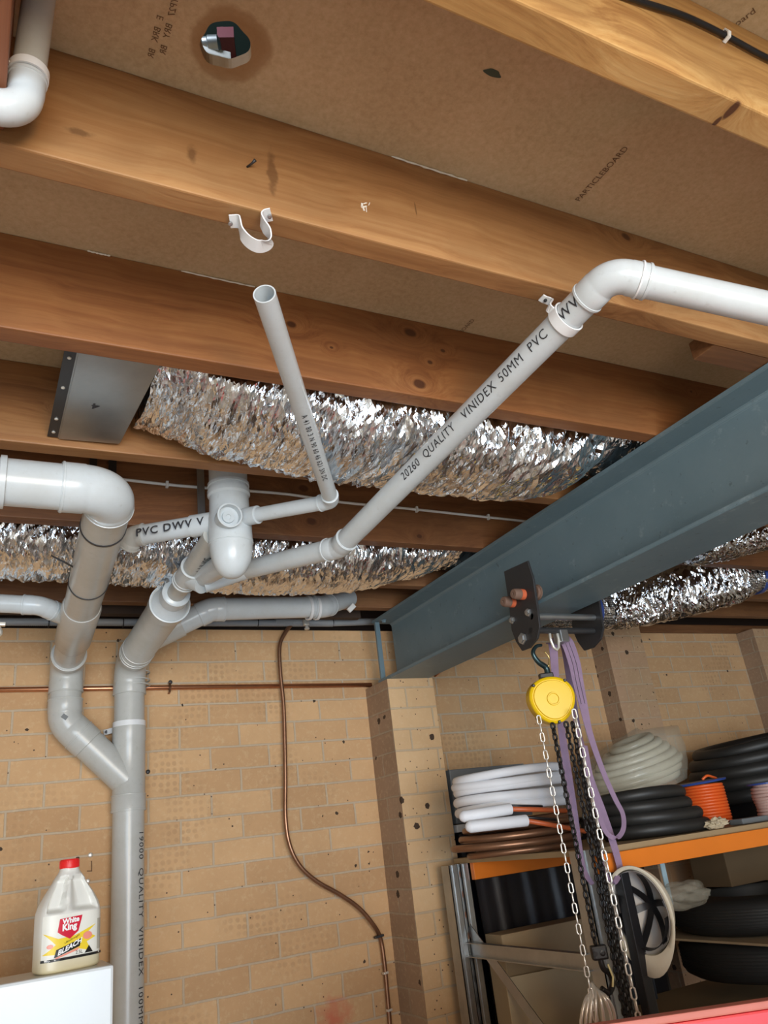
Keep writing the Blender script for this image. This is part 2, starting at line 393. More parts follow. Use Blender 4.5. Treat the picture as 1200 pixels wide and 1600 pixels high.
def scuffed():
    m, nt, b = newmat('scuffed_beam_paint'); v = pos(nt)
    c = mix(nt, noise_(nt, v, 5, 6, 0.65), (0.10,0.160,0.190), (0.175,0.245,0.280))
    c = mix(nt, ramp(nt, noise_(nt, v, 17, 5, 0.75), [(0.60, (0,0,0)), (0.78, (0.6,0.6,0.6))]), c, (0.33,0.40,0.43))
    c = mix(nt, ramp(nt, noise_(nt, v, 38, 3, 0.6), [(0.66, (0,0,0)), (0.74, (0.6,0.6,0.6))]), c, (0.06,0.075,0.085))
    L(nt, c, b.inputs['Base Color']); b.inputs['Roughness'].default_value = 0.45; bump(nt, noise_(nt, v, 90), 0.12, 0.002, b); return m
MSTEEL = scuffed()
MGALV = plain('galvanised_steel', (0.42,0.44,0.45), 0.35, 0.9, var=0.3, vscale=14)
MSHEET = plain('folded_sheet_metal', (0.36,0.37,0.37), 0.36, 0.9, var=0.35, vscale=7)
MDARKM = plain('dark_steel', (0.055,0.055,0.058), 0.45, 0.6)
MCHR = plain('zinc_plated', (0.80,0.77,0.70), 0.3, 0.55, var=0.05)
MBLKCH = plain('black_chain_steel', (0.018,0.016,0.015), 0.4, 0.5)
MYEL = plain('yellow_enamel', (0.86,0.56,0.004), 0.42, var=0.05)
MORUB = plain('orange_rubber', (0.62,0.13,0.05), 0.6)
MBRUB = plain('brown_rubber', (0.17,0.10,0.07), 0.7)
MCOP = plain('copper', (0.60,0.27,0.14), 0.32, 0.9, var=0.25, vscale=20)
MCOPD = plain('tarnished_copper', (0.27,0.14,0.08), 0.33, 0.75, var=0.35, vscale=20)
MCOPB = plain('dull_copper_coil', (0.24,0.12,0.065), 0.36, 0.6, var=0.35, vscale=12)
MLAV = plain('lavender_webbing', (0.27,0.18,0.27), 0.8, var=0.2, vscale=30, bmp=0.4, bscale=400)
MORG = plain('orange_paint', (0.78,0.20,0.015), 0.4, var=0.08)
MMDF = plain('board_edge', (0.36,0.25,0.13), 0.8)
MWFOAM = plain('white_foam_insulation', (0.76,0.77,0.80), 0.55, var=0.06, bmp=0.2, bscale=40)
MCORG = plain('orange_sleeve', (0.60,0.13,0.04), 0.4)
MHOSE = plain('orange_cord', (0.85,0.13,0.02), 0.4)
MPINK = plain('pink_cord', (0.55,0.36,0.31), 0.6)
MBLUE = plain('blue_plastic', (0.03,0.07,0.28), 0.35)
MHAT = plain('cream_hat_shell', (0.72,0.66,0.52), 0.35, var=0.06)
MHATI = plain('white_hat_lining', (0.70,0.66,0.62), 0.5)
MCARD = plain('cardboard', (0.40,0.30,0.18), 0.8, var=0.12)
MCARDL = plain('pale_cardboard', (0.50,0.42,0.28), 0.75, var=0.1)
MRED = plain('red_enamel', (0.62,0.012,0.018), 0.3, var=0.08)
MREDE = plain('dusty_red_edge', (0.52,0.15,0.11), 0.55)
MENAM = plain('white_enamel', (0.66,0.69,0.70), 0.22, var=0.03)
MGREY = plain('grey_plastic', (0.16,0.17,0.175), 0.5)
MCOND = plain('grey_conduit_plastic', (0.30,0.32,0.34), 0.45, var=0.2)
MGAPT = plain('gap_shaded_timber', (0.05,0.03,0.02), 0.8)  # near-black base colour paints in the shade of the gap above the wall
MCONC = plain('concrete', (0.52,0.48,0.42), 0.8, var=0.15, vscale=3)
MRENDER = plain('warm_painted_wall', (0.66,0.56,0.42), 0.85, var=0.15, vscale=2)
MWHITE = plain('white_plastic', (0.78,0.78,0.76), 0.4)
MGLUE = plain('dried_glue', (0.85,0.80,0.70), 0.5)
MBLKGL = plain('glossy_black_film', (0.004,0.004,0.008), 0.42, var=0.3, bmp=0.6, bscale=25)
def foil(name, tint=(0.80,0.825,0.86)):
    m, nt, b = newmat(name); v = pos(nt, (2.6, 0.8, 0.8), (0,0,0), (0, 0.25, 0))
    vo = N(nt, 'ShaderNodeTexVoronoi', feature='F1'); vo.inputs['Scale'].default_value = 46; L(nt, v, vo.inputs['Vector'])
    h = math_(nt, 'ADD', vo.outputs['Distance'], math_(nt, 'MULTIPLY', noise_(nt, v, 26, 3, 0.6, 1.2), 1.4))
    b.inputs['Base Color'].default_value = (*tint, 1); b.inputs['Metallic'].default_value = 1.0; b.inputs['Roughness'].default_value = 0.11
    bump(nt, h, 0.35, 0.006, b)
    return m
MFOIL = foil('crinkled_foil')
def meshfoil():
    m, nt, b = newmat('scrim_foil'); v = pos(nt)
    vo = N(nt, 'ShaderNodeTexVoronoi', feature='DISTANCE_TO_EDGE'); vo.inputs['Scale'].default_value = 110; vo.inputs['Randomness'].default_value = 0.1; L(nt, v, vo.inputs['Vector'])
    c = ramp(nt, vo.outputs['Distance'], [(0.05, (0.05,0.05,0.05)), (0.16, (0.8,0.79,0.78))])
    L(nt, c, b.inputs['Base Color']); b.inputs['Metallic'].default_value = 0.9; b.inputs['Roughness'].default_value = 0.22
    bump(nt, noise_(nt, v, 60, 3, 0.6, 1), 0.7, 0.006, b); return m
MSCRIM = meshfoil()
def film():
    m, nt, b = newmat('clear_film'); v = pos(nt)
    b.inputs['Base Color'].default_value = (0.62,0.58,0.46,1); b.inputs['Roughness'].default_value = 0.2
    b.inputs['Alpha'].default_value = 0.30
    bump(nt, noise_(nt, v, 28, 4, 0.6, 1), 0.9, 0.01, b); return m
MFILM = film()
MCLR = plain('frosted_tubing', (0.56,0.53,0.42), 0.25, var=0.15, vscale=20)

# ---------------------------------------------------------------- the room
def struct(name, bm, m, **k):
    o = obj(name, bm, m, **k); o['kind'] = 'structure'; return o
XL_, XR_, YB_, YW = -3.2, 6.0, -4.2, 3.16
ZT = ZC + 0.89                               # top of the brickwork
ZJ = ZC + 0.90                               # underside of the joists
ZCE = ZC + 1.11                              # underside of the ceiling board
struct('floor', boxm((XL_, YB_-0.1, -0.1), (XR_, 3.6, 0)), MCONC)
struct('wall_back', boxm((XL_, YW, 0), (XR_, YW+0.23, ZT)), MWALL)
struct('wall_left', boxm((XL_-0.1, YB_, 0), (XL_, 3.6, ZCE)), MRENDER)
struct('wall_right', boxm((XR_, YB_, 0), (XR_+0.1, 3.6, ZCE)), MRENDER)
bm = bmesh.new()
box(bm, (XL_, YB_-0.1, 0), (-2.9, YB_, ZCE)); box(bm, (1.9, YB_-0.1, 0), (XR_, YB_, ZCE)); box(bm, (-2.9, YB_-0.1, 2.45), (1.9, YB_, ZCE))  # doorway opening in this unseen wall is assumed, left for light
struct('wall_front', bm, MRENDER)
struct('trim_1', boxm((XL_, 3.39, ZT), (XR_, 3.45, ZCE)), MGAPT)
# ceiling board with the rough hole through it
hc = U(353, 72, Z=1.11); HR = 0.0375; S = 0.2
bm = bmesh.new(); n = 48; T = 0.022
def hole_r(k): return HR*(1 + 0.05*math.sin(3*2*PI*k/n+1) + 0.03*math.sin(7*2*PI*k/n))
for z, flip in ((ZCE, 0), (ZCE+T, 1)):
    inn = [bm.verts.new((hc.x + hole_r(k)*math.cos(2*PI*k/n), hc.y + hole_r(k)*math.sin(2*PI*k/n), z)) for k in range(n)]
    out = []
    for k in range(n):
        c, s = math.cos(2*PI*k/n), math.sin(2*PI*k/n); q = S/max(abs(c), abs(s)); out.append(bm.verts.new((hc.x+c*q, hc.y+s*q, z)))
    for k in range(n): bm.faces.new((inn[k], inn[(k+1)%n], out[(k+1)%n], out[k]))
    if z == ZCE: low = inn
    else:
        for k in range(n): bm.faces.new((low[k], low[(k+1)%n], inn[(k+1)%n], inn[k]))
box(bm, (XL_, YB_-0.1, ZCE), (hc.x-S, 3.6, ZCE+T)); box(bm, (hc.x+S, YB_-0.1, ZCE), (XR_, 3.6, ZCE+T))
box(bm, (hc.x-S, YB_-0.1, ZCE), (hc.x+S, hc.y-S, ZCE+T)); box(bm, (hc.x-S, hc.y+S, ZCE), (hc.x+S, 3.6, ZCE+T))
struct('ceiling', bm, MPART)
# the cavity above the hole
bm = bmesh.new(); a, b_ = V(hc.x-0.5, hc.y-0.3, ZCE+T), V(hc.x+0.5, hc.y+0.9, ZCE+0.75)
for q in (((a.x-.02, a.y, a.z), (a.x, b_.y, b_.z)), ((b_.x, a.y, a.z), (b_.x+.02, b_.y, b_.z)), ((a.x, a.y-.02, a.z), (b_.x, a.y, b_.z)), ((a.x, b_.y, a.z), (b_.x, b_.y+.02, b_.z)), ((a.x, a.y, b_.z), (b_.x, b_.y, b_.z+.02))):
    box(bm, *q)
struct('trim_2', bm, plain('dark_green_cavity', (0.05,0.085,0.08), 0.7))
area('cavity_fill_light', (hc.x-0.35, hc.y-0.1, ZCE+0.6), (hc.x, hc.y+0.5, ZCE+0.3), 0.2, 0.2, 5, (0.8,0.9,1))  # fill light added inside the closed cavity; no lamp stands there
def H(x, y, dz): return U(x, y, Z=1.11+dz)
bm = bmesh.new()
p0, p1 = H(352, 50, 0.36), H(362, 135, 0.36); ribbon(bm, [p0, p1], 0.032, 0.03, V(1,0,0))
p0, p1 = H(358, 106, 0.34), H(410, 110, 0.34); ribbon(bm, [p0, p1], 0.032, 0.03, V(0,1,0))
tag(obj('crossed_frame', bm, plain('maroon_paint', (0.19,0.045,0.06), 0.5)), 'maroon crossed bars seen up through the round ceiling hole', 'frame')
t = thing('upstairs_pipe_stub', H(325, 70, 0.2), 'grey pipe fitting and pale block seen at the left inside the ceiling hole', 'pipe fitting')
bm = bmesh.new(); q = H(300, 74, 0.30); q2 = H(338, 70, 0.30)
lathe(bm, q, q2-q, [(-0.02,0.015),(0.0,0.018),(0.02,0.018),(0.022,0.016),(0.03,0.016),(0.032,0.018),(0.05,0.017),(0.054,0.010)])
obj('fitting', bm, MGALV, t, smooth=True, ang=40)
bm = bmesh.new(); q = H(334, 92, 0.28); obox(bm, q, V(1,-.1,0), V(.1,1,0), V(0,0,1), 0.030, 0.016, 0.01, 0.003); obj('block', bm, MWHITE, t)
bm = bmesh.new(); r_ = V(hc.x, hc.y-0.02, ZCE+0.1)
pts = [r_ + V(0.085*math.cos(a), -0.075+0.05*math.sin(a), 0.02) for a in [PI*(-0.05+1.1*k/20) for k in range(21)]]
tag(obj('curved_hose', tube([p + V(0,-0.015,0.02) for p in pts], 0.022, 14), plain('brown_black_hose', (0.06,0.045,0.045), 0.3), smooth=True), 'dark ribbed hose curving over the ceiling hole', 'hose')

# joists
def joist(yf, m, label, x0=XL_, x1=XR_, th=0.044, z1=ZCE):
    bm = bmesh.new(); box(bm, (x0, yf-th, ZJ), (x1, yf, z1-0.0005), 0.003)
    o = obj('floor_joist', bm, m); tag(o, label, 'joist', None); return o
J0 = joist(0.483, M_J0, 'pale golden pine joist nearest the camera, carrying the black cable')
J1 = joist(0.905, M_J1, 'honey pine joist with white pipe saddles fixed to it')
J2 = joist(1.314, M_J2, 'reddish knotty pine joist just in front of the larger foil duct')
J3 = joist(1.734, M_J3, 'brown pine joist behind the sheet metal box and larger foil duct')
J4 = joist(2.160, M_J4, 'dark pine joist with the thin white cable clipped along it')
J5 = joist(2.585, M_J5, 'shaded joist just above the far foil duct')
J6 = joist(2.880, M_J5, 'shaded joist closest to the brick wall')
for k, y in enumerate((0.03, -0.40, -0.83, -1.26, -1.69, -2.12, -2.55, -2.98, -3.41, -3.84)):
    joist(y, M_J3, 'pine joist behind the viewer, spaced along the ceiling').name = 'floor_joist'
for o in list(C.objects):
    if o.name.startswith('floor_joist') and 'behind the viewer' in o.get('label', ''): o['group'] = 'joists behind the viewer'
bm = bmesh.new(); q = U(27, 0, Z=1.0); box(bm, (q.x-0.06, 0.484, ZJ+0.022), (q.x-0.004, 0.860, ZCE-0.001), 0.002)
tag(obj('timber_trimmer', bm, M_TRIM), 'reddish brown timber trimmer at the left edge beside the short white pipe', 'timber block')
bm = bmesh.new(); box(bm, (U(1105,548,Z=.9).x, 0.906, ZJ+0.001), (U(1105,548,Z=.9).x+0.25, 0.965, ZJ+0.045), 0.002)
tag(obj('timber_nogging', bm, M_J5), 'short dark timber cleat behind the honey joist above the steel beam', 'timber block')

# ceiling marks: glue beads, stamps, stain
def bead(x0, y0, x1, y1, yn, r=0.0016):
    a, b = U(x0, y0, Y=yn-.0015), U(x1, y1, Y=yn-.0015); a.z = b.z = ZCE-.0025
    pts = [a.lerp(b, k/14) + V(0, -0.0008*abs(math.sin(k*2.1)), -0.0010*abs(math.sin(k*3.3))) for k in range(15)]
    return tube(pts, [r*(0.5+0.8*abs(math.sin(k*1.3))) for k in range(15)], 6)
for args, lb in (((612,246,730,285,.861), 'thin white glue line along the top of the honey joist'), ((283,426,398,449,1.270), 'cream glue bead at the top of the reddish joist left of the open pipe end'), ((136,393,172,402,1.270), 'short cream glue line at the far left above the reddish joist')):
    tag(obj('glue_bead', bead(*args), MGLUE), lb, 'glue')
def stamp(s, px0, px1, size, label, mirror=False):
    a = U(*px0, Z=1.1095); b = U(*px1, Z=1.1095); ax = (b-a).normalized(); s_ = V(0,0,-1).cross(ax)
    if mirror: s_ = -s_
    o = text_obj(s, size, lambda x, y: a + ax*x + s_*y - V(0,0,0.0004), MINKB, None)
    return tag(o, label, 'stamp')
stamp('PARTICLEBOARD', (905,315), (1030,180), 0.018, 'small brown lettering stamped on the ceiling board between first and second joist')
stamp('BOARD', (722,520), (780,462), 0.016, 'small brown lettering stamped on the ceiling board between honey and reddish joists')
stamp('board', (1142,48), (1200,5), 0.017, 'small brown lettering stamped on the ceiling board at the top right corner')
stamp('YP27   BRY   BR', (279,-2), (250,122), 0.0135, 'brown capital lettering stamped left of the round ceiling hole', True)
stamp('E   BRK   BR', (256,26), (232,122), 0.0135, 'second row of brown lettering stamped left of the round ceiling hole', True)
bm = bmesh.new(); q = U(770, 114, Z=1.1095)
vs = [bm.verts.new(q + V(0.016*math.cos(a)*(1+.2*math.sin(3*a)), 0.0065*math.sin(a), 0)) for a in [2*PI*k/24 for k in range(24)]]; bm.faces.new(vs)
tag(obj('paint_smear', bm, plain('green_stain', (0.06,0.075,0.05), 0.8)), 'dark green oval smear on the ceiling board', 'stain')
bm = bmesh.new()
for k in range(9):
    a = U(568+random.uniform(-4,10), 318+random.uniform(-2,14), Y=0.8605); b = U(568+random.uniform(-4,10), 318+random.uniform(-2,14), Y=0.8605)
    sweep(bm, [a, b], 0.0009, 5)
tag(obj('torn_label_scrap', bm, MGLUE), 'torn white scrap stuck on the side of the honey joist', 'scrap')
a = U(386, 261, Y=0.861); b = U(399, 250, Y=0.845)
tag(obj('bent_nail', tube([a, a.lerp(b, .6)+V(0,0,-.001), b], [0.0018,0.0018,0.0028], 8), MDARKM, smooth=True), 'bent nail sticking out of the honey joist', 'nail')

# ---------------------------------------------------------------- pier and steel beam
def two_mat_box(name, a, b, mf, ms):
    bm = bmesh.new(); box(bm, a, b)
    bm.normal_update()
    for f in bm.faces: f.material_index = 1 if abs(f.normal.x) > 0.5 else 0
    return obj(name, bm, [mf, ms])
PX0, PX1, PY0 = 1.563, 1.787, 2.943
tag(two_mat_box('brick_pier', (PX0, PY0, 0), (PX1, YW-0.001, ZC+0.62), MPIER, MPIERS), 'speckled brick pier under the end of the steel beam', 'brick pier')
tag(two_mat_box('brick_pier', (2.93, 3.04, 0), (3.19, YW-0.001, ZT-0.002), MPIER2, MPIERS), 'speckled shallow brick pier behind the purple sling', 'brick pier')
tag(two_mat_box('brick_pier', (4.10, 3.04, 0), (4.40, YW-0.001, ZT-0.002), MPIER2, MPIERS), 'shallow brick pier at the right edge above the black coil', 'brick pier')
BX0, BX1, BZ0, BZ1 = 1.566, 1.772, ZC+0.62, ZJ-0.001; BYE = 3.03
beam = thing('steel_beam', V(1.67, BYE, BZ0), 'blue grey steel I-beam running from the brick pier toward the camera', 'steel beam')
bm = bmesh.new(); xc = (BX0+BX1)/2
prof = [(BX0,BZ0),(BX1,BZ0),(BX1,BZ0+.013),(xc+.012,BZ0+.013),(xc+.005,BZ0+.022),(xc+.005,BZ1-.022),(xc+.012,BZ1-.013),(BX1,BZ1-.013),(BX1,BZ1),(BX0,BZ1),(BX0,BZ1-.013),(xc-.012,BZ1-.013),(xc-.005,BZ1-.022),(xc-.005,BZ0+.022),(xc-.012,BZ0+.013),(BX0,BZ0+.013)]
prism(bm, [V(x, -1.5, z) for x, z in prof], V(0, BYE+1.5, 0))
bmesh.ops.bevel(bm, geom=[e for e in bm.edges if abs((e.verts[0].co-e.verts[1].co).y) > 1], offset=0.002, segments=2, affect='EDGES')
obj('i_section', bm, MSTEEL, beam)
obj('end_stiffener', boxm((BX0+.001, 3.0, BZ0+.014), (BX0+.022, 3.012, BZ1-.014)), MSTEEL, beam)
bm = bmesh.new(); q = U(610, 969, Z=0.885); lathe(bm, V(BX0+.03, 2.97, BZ1-.013), V(0,0,-1), [(0,.013),(.003,.013),(.0031,.009),(.012,.009)], 6); obj('bolt', bm, MSTEEL, beam)
# cleat at the wall end
tag(obj('copper_stub', tube([U(680,1056,Y=2.95), U(687,1050,Y=2.90)], 0.006, 10), MCOP), 'tiny copper stub poking out at the pier corner under the beam', 'pipe stub')

# ---------------------------------------------------------------- foil ducts
def duct(pts_r, name, label, seg=60, step=0.0046, amp=0.0085, seed=0.0, ring=0.034, parent=None, m=None, tape=None):
    cps = [p for p, _ in pts_r]; path = spline(cps, 40)
    rr = []
    for i in range(len(path)):
        t = i/40; k = min(int(t), len(pts_r)-2); f = t-k; A, B = pts_r[k][1], pts_r[k+1][1]
        A = A if hasattr(A, '__len__') else (A, A); B = B if hasattr(B, '__len__') else (B, B)
        f = f*f*(3-2*f); rr.append((A[0]*(1-f)+B[0]*f, A[1]*(1-f)+B[1]*f))
    # resample
    P = [path[0]]; RR = [rr[0]]; acc = 0
    D = [0]
    for i in range(1, len(path)): D.append(D[-1] + (path[i]-path[i-1]).length)
    n = int(D[-1]/step); j = 0
    P = []; RR = []
    for k in range(n+1):
        d = D[-1]*k/n
        while j < len(D)-2 and D[j+1] < d: j += 1
        f = (d-D[j])/max(D[j+1]-D[j], 1e-9); P.append(path[j].lerp(path[j+1], f)); RR.append((rr[j][0]*(1-f)+rr[j+1][0]*f, rr[j][1]*(1-f)+rr[j+1][1]*f))
    fr = frames(P); bm = bmesh.new(); rings = []
    for i, p in enumerate(P):
        s = D[-1]*i/n; _, a, b = fr[i]; row = []
        for k in range(seg):
            th = 2*PI*(k+0.5*(i%2))/seg
            c, sn = math.cos(th), math.sin(th)
            q = Vector((s*52+seed+th*.9, c*1.6+sn*0.6, sn*1.6)); q2 = Vector((s*90+seed*3+th*1.6, c*3.2, sn*3.2)); q3 = Vector((s*9+seed, c*1.5, sn*1.5))
            e_ = 2/2.5; c, sn = math.copysign(abs(c)**e_, c), math.copysign(abs(sn)**e_, sn)
            n1 = noise.noise(q + Vector((noise.noise(q3)*4, 0, 0)))
            n2 = noise.noise(q2); hel = math.cos(2*PI*(s/ring + th/(2*PI)*0.5 + noise.noise(q3)*0.8))
            d = amp*(0.75*(1-2*abs(n1)*1.6) + 0.45*n2 + 0.35*hel)
            ea, eb = RR[i]
            row.append(bm.verts.new(p + a*((ea+d)*c) + b*((eb+d)*sn)))
        rings.append(row)
    for i in range(n):
        A, B = rings[i], rings[i+1]
        for k in range(seg):
            k2 = (k+1) % seg
            if i % 2 == 0: bm.faces.new((A[k], A[k2], B[k])); bm.faces.new((A[k2], B[k2], B[k]))
            else: bm.faces.new((A[k], A[k2], B[k2])); bm.faces.new((A[k], B[k2], B[k]))
    bm.faces.new(rings[0][::-1]); bm.faces.new(rings[-1])
    o = obj(name, bm, m or MFOIL, parent)
    return o
def zz(z): return z + ZC
d1 = thing('foil_duct', V(0.33, 1.50, zz(0.95)), 'larger crinkled silver foil duct hanging behind the reddish joist', 'foil duct')
duct([(V(0.285,1.50,zz(.985)),(0.060,.160)), (V(0.36,1.50,zz(.985)),(.080,.162)), (V(0.50,1.502,zz(.965)),(.108,.165)), (V(0.75,1.502,zz(.946)),(.124,.168)), (V(1.0,1.502,zz(.944)),(.126,.168)), (V(1.25,1.502,zz(.942)),(.128,.166)), (V(1.40,1.502,zz(.955)),(.112,.160)), (V(1.52,1.502,zz(1.005)),(.080,.150)), (V(1.95,1.502,zz(1.008)),(.078,.150))], 'insulated_sleeve', None, parent=d1)
d2 = thing('foil_duct', V(-0.6, 2.35, zz(0.93)), 'crinkled silver foil duct running behind the drain pipes, below the dark joist', 'foil duct')
duct([(V(-0.9,2.35,zz(.950)),(.125,.165)), (V(-0.3,2.35,zz(.950)),(.125,.165)), (V(0.3,2.35,zz(.948)),(.125,.165)), (V(.8,2.35,zz(.935)),(.132,.165)), (V(1.15,2.35,zz(.945)),(.125,.165)), (V(1.42,2.35,zz(.985)),(.100,.160)), (V(1.58,2.35,zz(1.005)),(.078,.150)), (V(1.9,2.35,zz(1.005)),(.078,.150))], 'insulated_sleeve', None, parent=d2, seed=5.3)
# right-hand duct beyond the beam
d3 = thing('foil_duct', V(2.32, 2.45, zz(0.85)), 'silver foil duct with blue tape to the right of the beam above the far pier', 'foil duct')
c0 = U(905, 955, Y=2.50); c1 = U(945, 950, Y=2.5); c2 = U(1000, 940, Y=2.48); c3 = U(1060, 922, Y=2.41); c4 = U(1130, 905, Y=2.36); c5 = U(1190, 893, Y=2.28); c6 = U(1245, 888, Y=2.24)
duct([(U(935,952,Y=2.5),.085), (c1,.088), (c2,.105), (c3,.120), (c4,.122), (U(1150,900,Y=2.34),.108)], 'insulated_sleeve', None, parent=d3, seed=9.1, seg=80)
duct([(V(c0.x-0.30,2.5,c0.z+0.005),.080), (c0,.080), (U(938,952,Y=2.5),.084)], 'scrim_collar', None, parent=d3, seed=2.2, amp=0.004, m=MSCRIM, seg=48, step=0.01)
duct([(U(1145,902,Y=2.345),.106), (c5,.092), (c6,.080)], 'scrim_collar', None, parent=d3, seed=3.2, amp=0.005, m=MSCRIM, seg=48, step=0.01)
for px, r in ((920, .0835), (1178, .097)):
    a = U(px, 954 if px < 1000 else 895, Y=2.5 if px < 1000 else 2.295); dr = (c1-c0).normalized() if px < 1000 else (c6-c4).normalized()
    bm = bmesh.new(); lathe(bm, a-dr*.016, dr, [(0, r*.98),(0,r+.005),(.02,r+.005),(.02,r*.98)], 40, (False, False)); obj('blue_tape_band', bm, MBLUE, d3, smooth=True, ang=40)
d4 = thing('foil_duct', V(2.6, 1.95, zz(0.98)), 'upper foil duct glimpsed at the right edge just below the beam', 'foil duct')
duct([(U(1085,858,Y=1.99),(.05,.10)), (U(1130,845,Y=1.97),(.07,.12)), (U(1200,826,Y=1.95),(.075,.13)), (U(1280,812,Y=1.93),(.07,.13))], 'insulated_sleeve', None, parent=d4, seed=12.1, seg=70)

# sheet metal boot
sb = thing('sheet_metal_box', V(0.17, 1.50, zz(0.93)), 'grey folded sheet metal duct box between the joists at the left', 'duct box')
bm = bmesh.new()
zb = zz(0.915)
poly = [V(.108,1.322,zb), V(.262,1.322,zb), V(.262,1.40,zb), V(.255,1.672,zb), V(.125,1.682,zb)]
prism(bm, [V(.128,1.318,zb), V(.285,1.318,zb), V(.262,1.678,zb), V(.128,1.686,zb)], V(0,0,0.19))
bmesh.ops.bevel(bm, geom=list(bm.edges), offset=0.003, segments=2, affect='EDGES')
obj('shell', bm, MSHEET, sb)
bm = bmesh.new(); box(bm, (.106,1.320,zb+.004), (.129,1.684,zb+.0065)); obj('flange', bm, MDARKM, sb)
for y in (1.36, 1.47, 1.60, 1.66):
    bm = bmesh.new(); lathe(bm, V(.117,y,zb+.004), V(0,0,-1), [(0,.004),(.002,.004),(.003,.002)], 10); obj('screw', bm, MCHR, sb)
q0 = V(.195,1.51,zb-.0006)
text_obj('4', 0.034, lambda x, y: q0 + V(1,0,0)*(-x) + V(0,.9,0)*(y), MINK, sb, 'marker_numeral', 0.0006)

# ---------------------------------------------------------------- PVC drain network
net = thing('drain_pipework', U(200, 1600, Y=3.09), 'glued white PVC drain pipework climbing the brick wall and branching under the joists', 'drain pipes')
def near_axis(p, d, px, py):
    e = ray(px, py).normalized(); w0 = p-V(0,0,ZC); b_ = d.dot(e); return p + d*((b_*e.dot(w0)-d.dot(w0))/(1-b_*b_))
def seg_pipe(p0, p1, r, m=MPVC, name='pipe', label=None, caps=(True, True), parent=None):
    bm = bmesh.new(); n = max(2, int((p1-p0).length/0.05)); sweep(bm, [p0.lerp(p1, k/n) for k in range(n+1)], r, 40, caps)
    o = obj(name, bm, m, parent or net, smooth=True, ang=50)
    if label: o['label'] = label
    return o
def collar(p, d, r, ln=0.004, h=0.0022, m=MPVC, name='joint_ring', parent=None):
    d = d.normalized(); bm = bmesh.new()
    lathe(bm, p-d*ln/2, d, [(-.001, r-.002), (0, r+h), (ln, r+h), (ln+.001, r-.002)], 40, (False, False)); return obj(name, bm, m, parent or net, smooth=True, ang=50)
def bend_pts(p0, c, p1, R, s0, s1, n=12):
    """fitting centreline: straight socket s0, arc about the corner c, straight socket s1"""
    a = (p0-c).normalized(); b = (p1-c).normalized(); phi = PI - a.angle(b); t = R*math.tan(phi/2)
    A = c + a*t; B = c + b*t; bis = (a+b).normalized(); O = c + bis*(R/math.cos(phi/2))
    u = (A-O); w = (B-O); arc = []
    ang = u.angle(w)
    for k in range(n+1):
        f = k/n; arc.append(O + (u*math.sin((1-f)*ang) + w*math.sin(f*ang))/math.sin(ang))
    return [A + a*s0] + arc + [B + b*s1], A + a*s0, B + b*s1, a, b
def elbow(p0, c, p1, r, R=None, s=0.03, m=MPVC, sr=1.09, s2=None):
    R = R or r*1.5; s2 = s if s2 is None else s2
    pts, e0, e1, a, b = bend_pts(p0, c, p1, R, 0.0, 0.0)
    bm = bmesh.new()
    full = [pts[0] + a*s, pts[0] + a*(s-.003), pts[0] + a*.002] + pts[1:-1] + [pts[-1] + b*.002, pts[-1] + b*(s2-.003), pts[-1] + b*s2]
    rad = [r*sr*0.985, r*sr, r*sr] + [r*sr*0.975]*(len(pts)-2) + [r*sr, r*sr, r*sr*0.985]
    sweep(bm, full, rad, 40)
    obj('elbow', bm, m, net, smooth=True, ang=50)
    for e, d, ss in ((pts[0], a, s), (pts[-1], b, s2)):
        collar(e + d*(ss-.004), d, r*sr, .004, .0015, m=m)
    return pts[0] + a*s*0.5, pts[-1] + b*s2*0.5
def wrap_tie(p, d, r, name='cable_tie', m=MBLACK, wd=0.006, parent=None):
    d = d.normalized(); bm = bmesh.new(); lathe(bm, p-d*wd/2, d, [(0, r-.001),(0, r+.0022),(wd, r+.0022),(wd, r-.001)], 40, (False, False)); return obj(name, bm, m, parent or net, smooth=True, ang=50)
tocam = lambda p: (V(0,0,ZC)-p).normalized()
R100, R80, R65, R50, R40 = 0.055, 0.0415, 0.0310, 0.028, 0.0190
YP = 3.085
# main stack: vertical on the wall
wy = U(201, 1240, Y=YP); vx = wy.x
base = V(vx, YP, 0.0); top = V(vx, YP, U(208, 1040, Y=YP).z)
col = lambda z: V(vx, YP, z)
# B upper route
bA = V(vx, YP, U(209,1035,Y=YP).z)
bB = U(262, 948, Y=2.46); bC = U(331, 842, Y=1.95)
p_in, p_out = elbow(col(1.0), bA, bB, R100, R=0.09, s=0.04, m=MPVCG)
lo_ = seg_pipe(col(0.0), col(wy.z-0.05), R100, MPVCG, label='lowest length of the vertical pipe with black printed lettering')
text_obj('19000  QUALITY  VINIDEX  100MM  PVC  DWV', 0.034, on_pipe(col(U(218,1297,Y=YP-.05).z), col(0), R100, V(0.52,-0.85,0)), MINK, lo_, bold=0.0004, spacing=1.15)
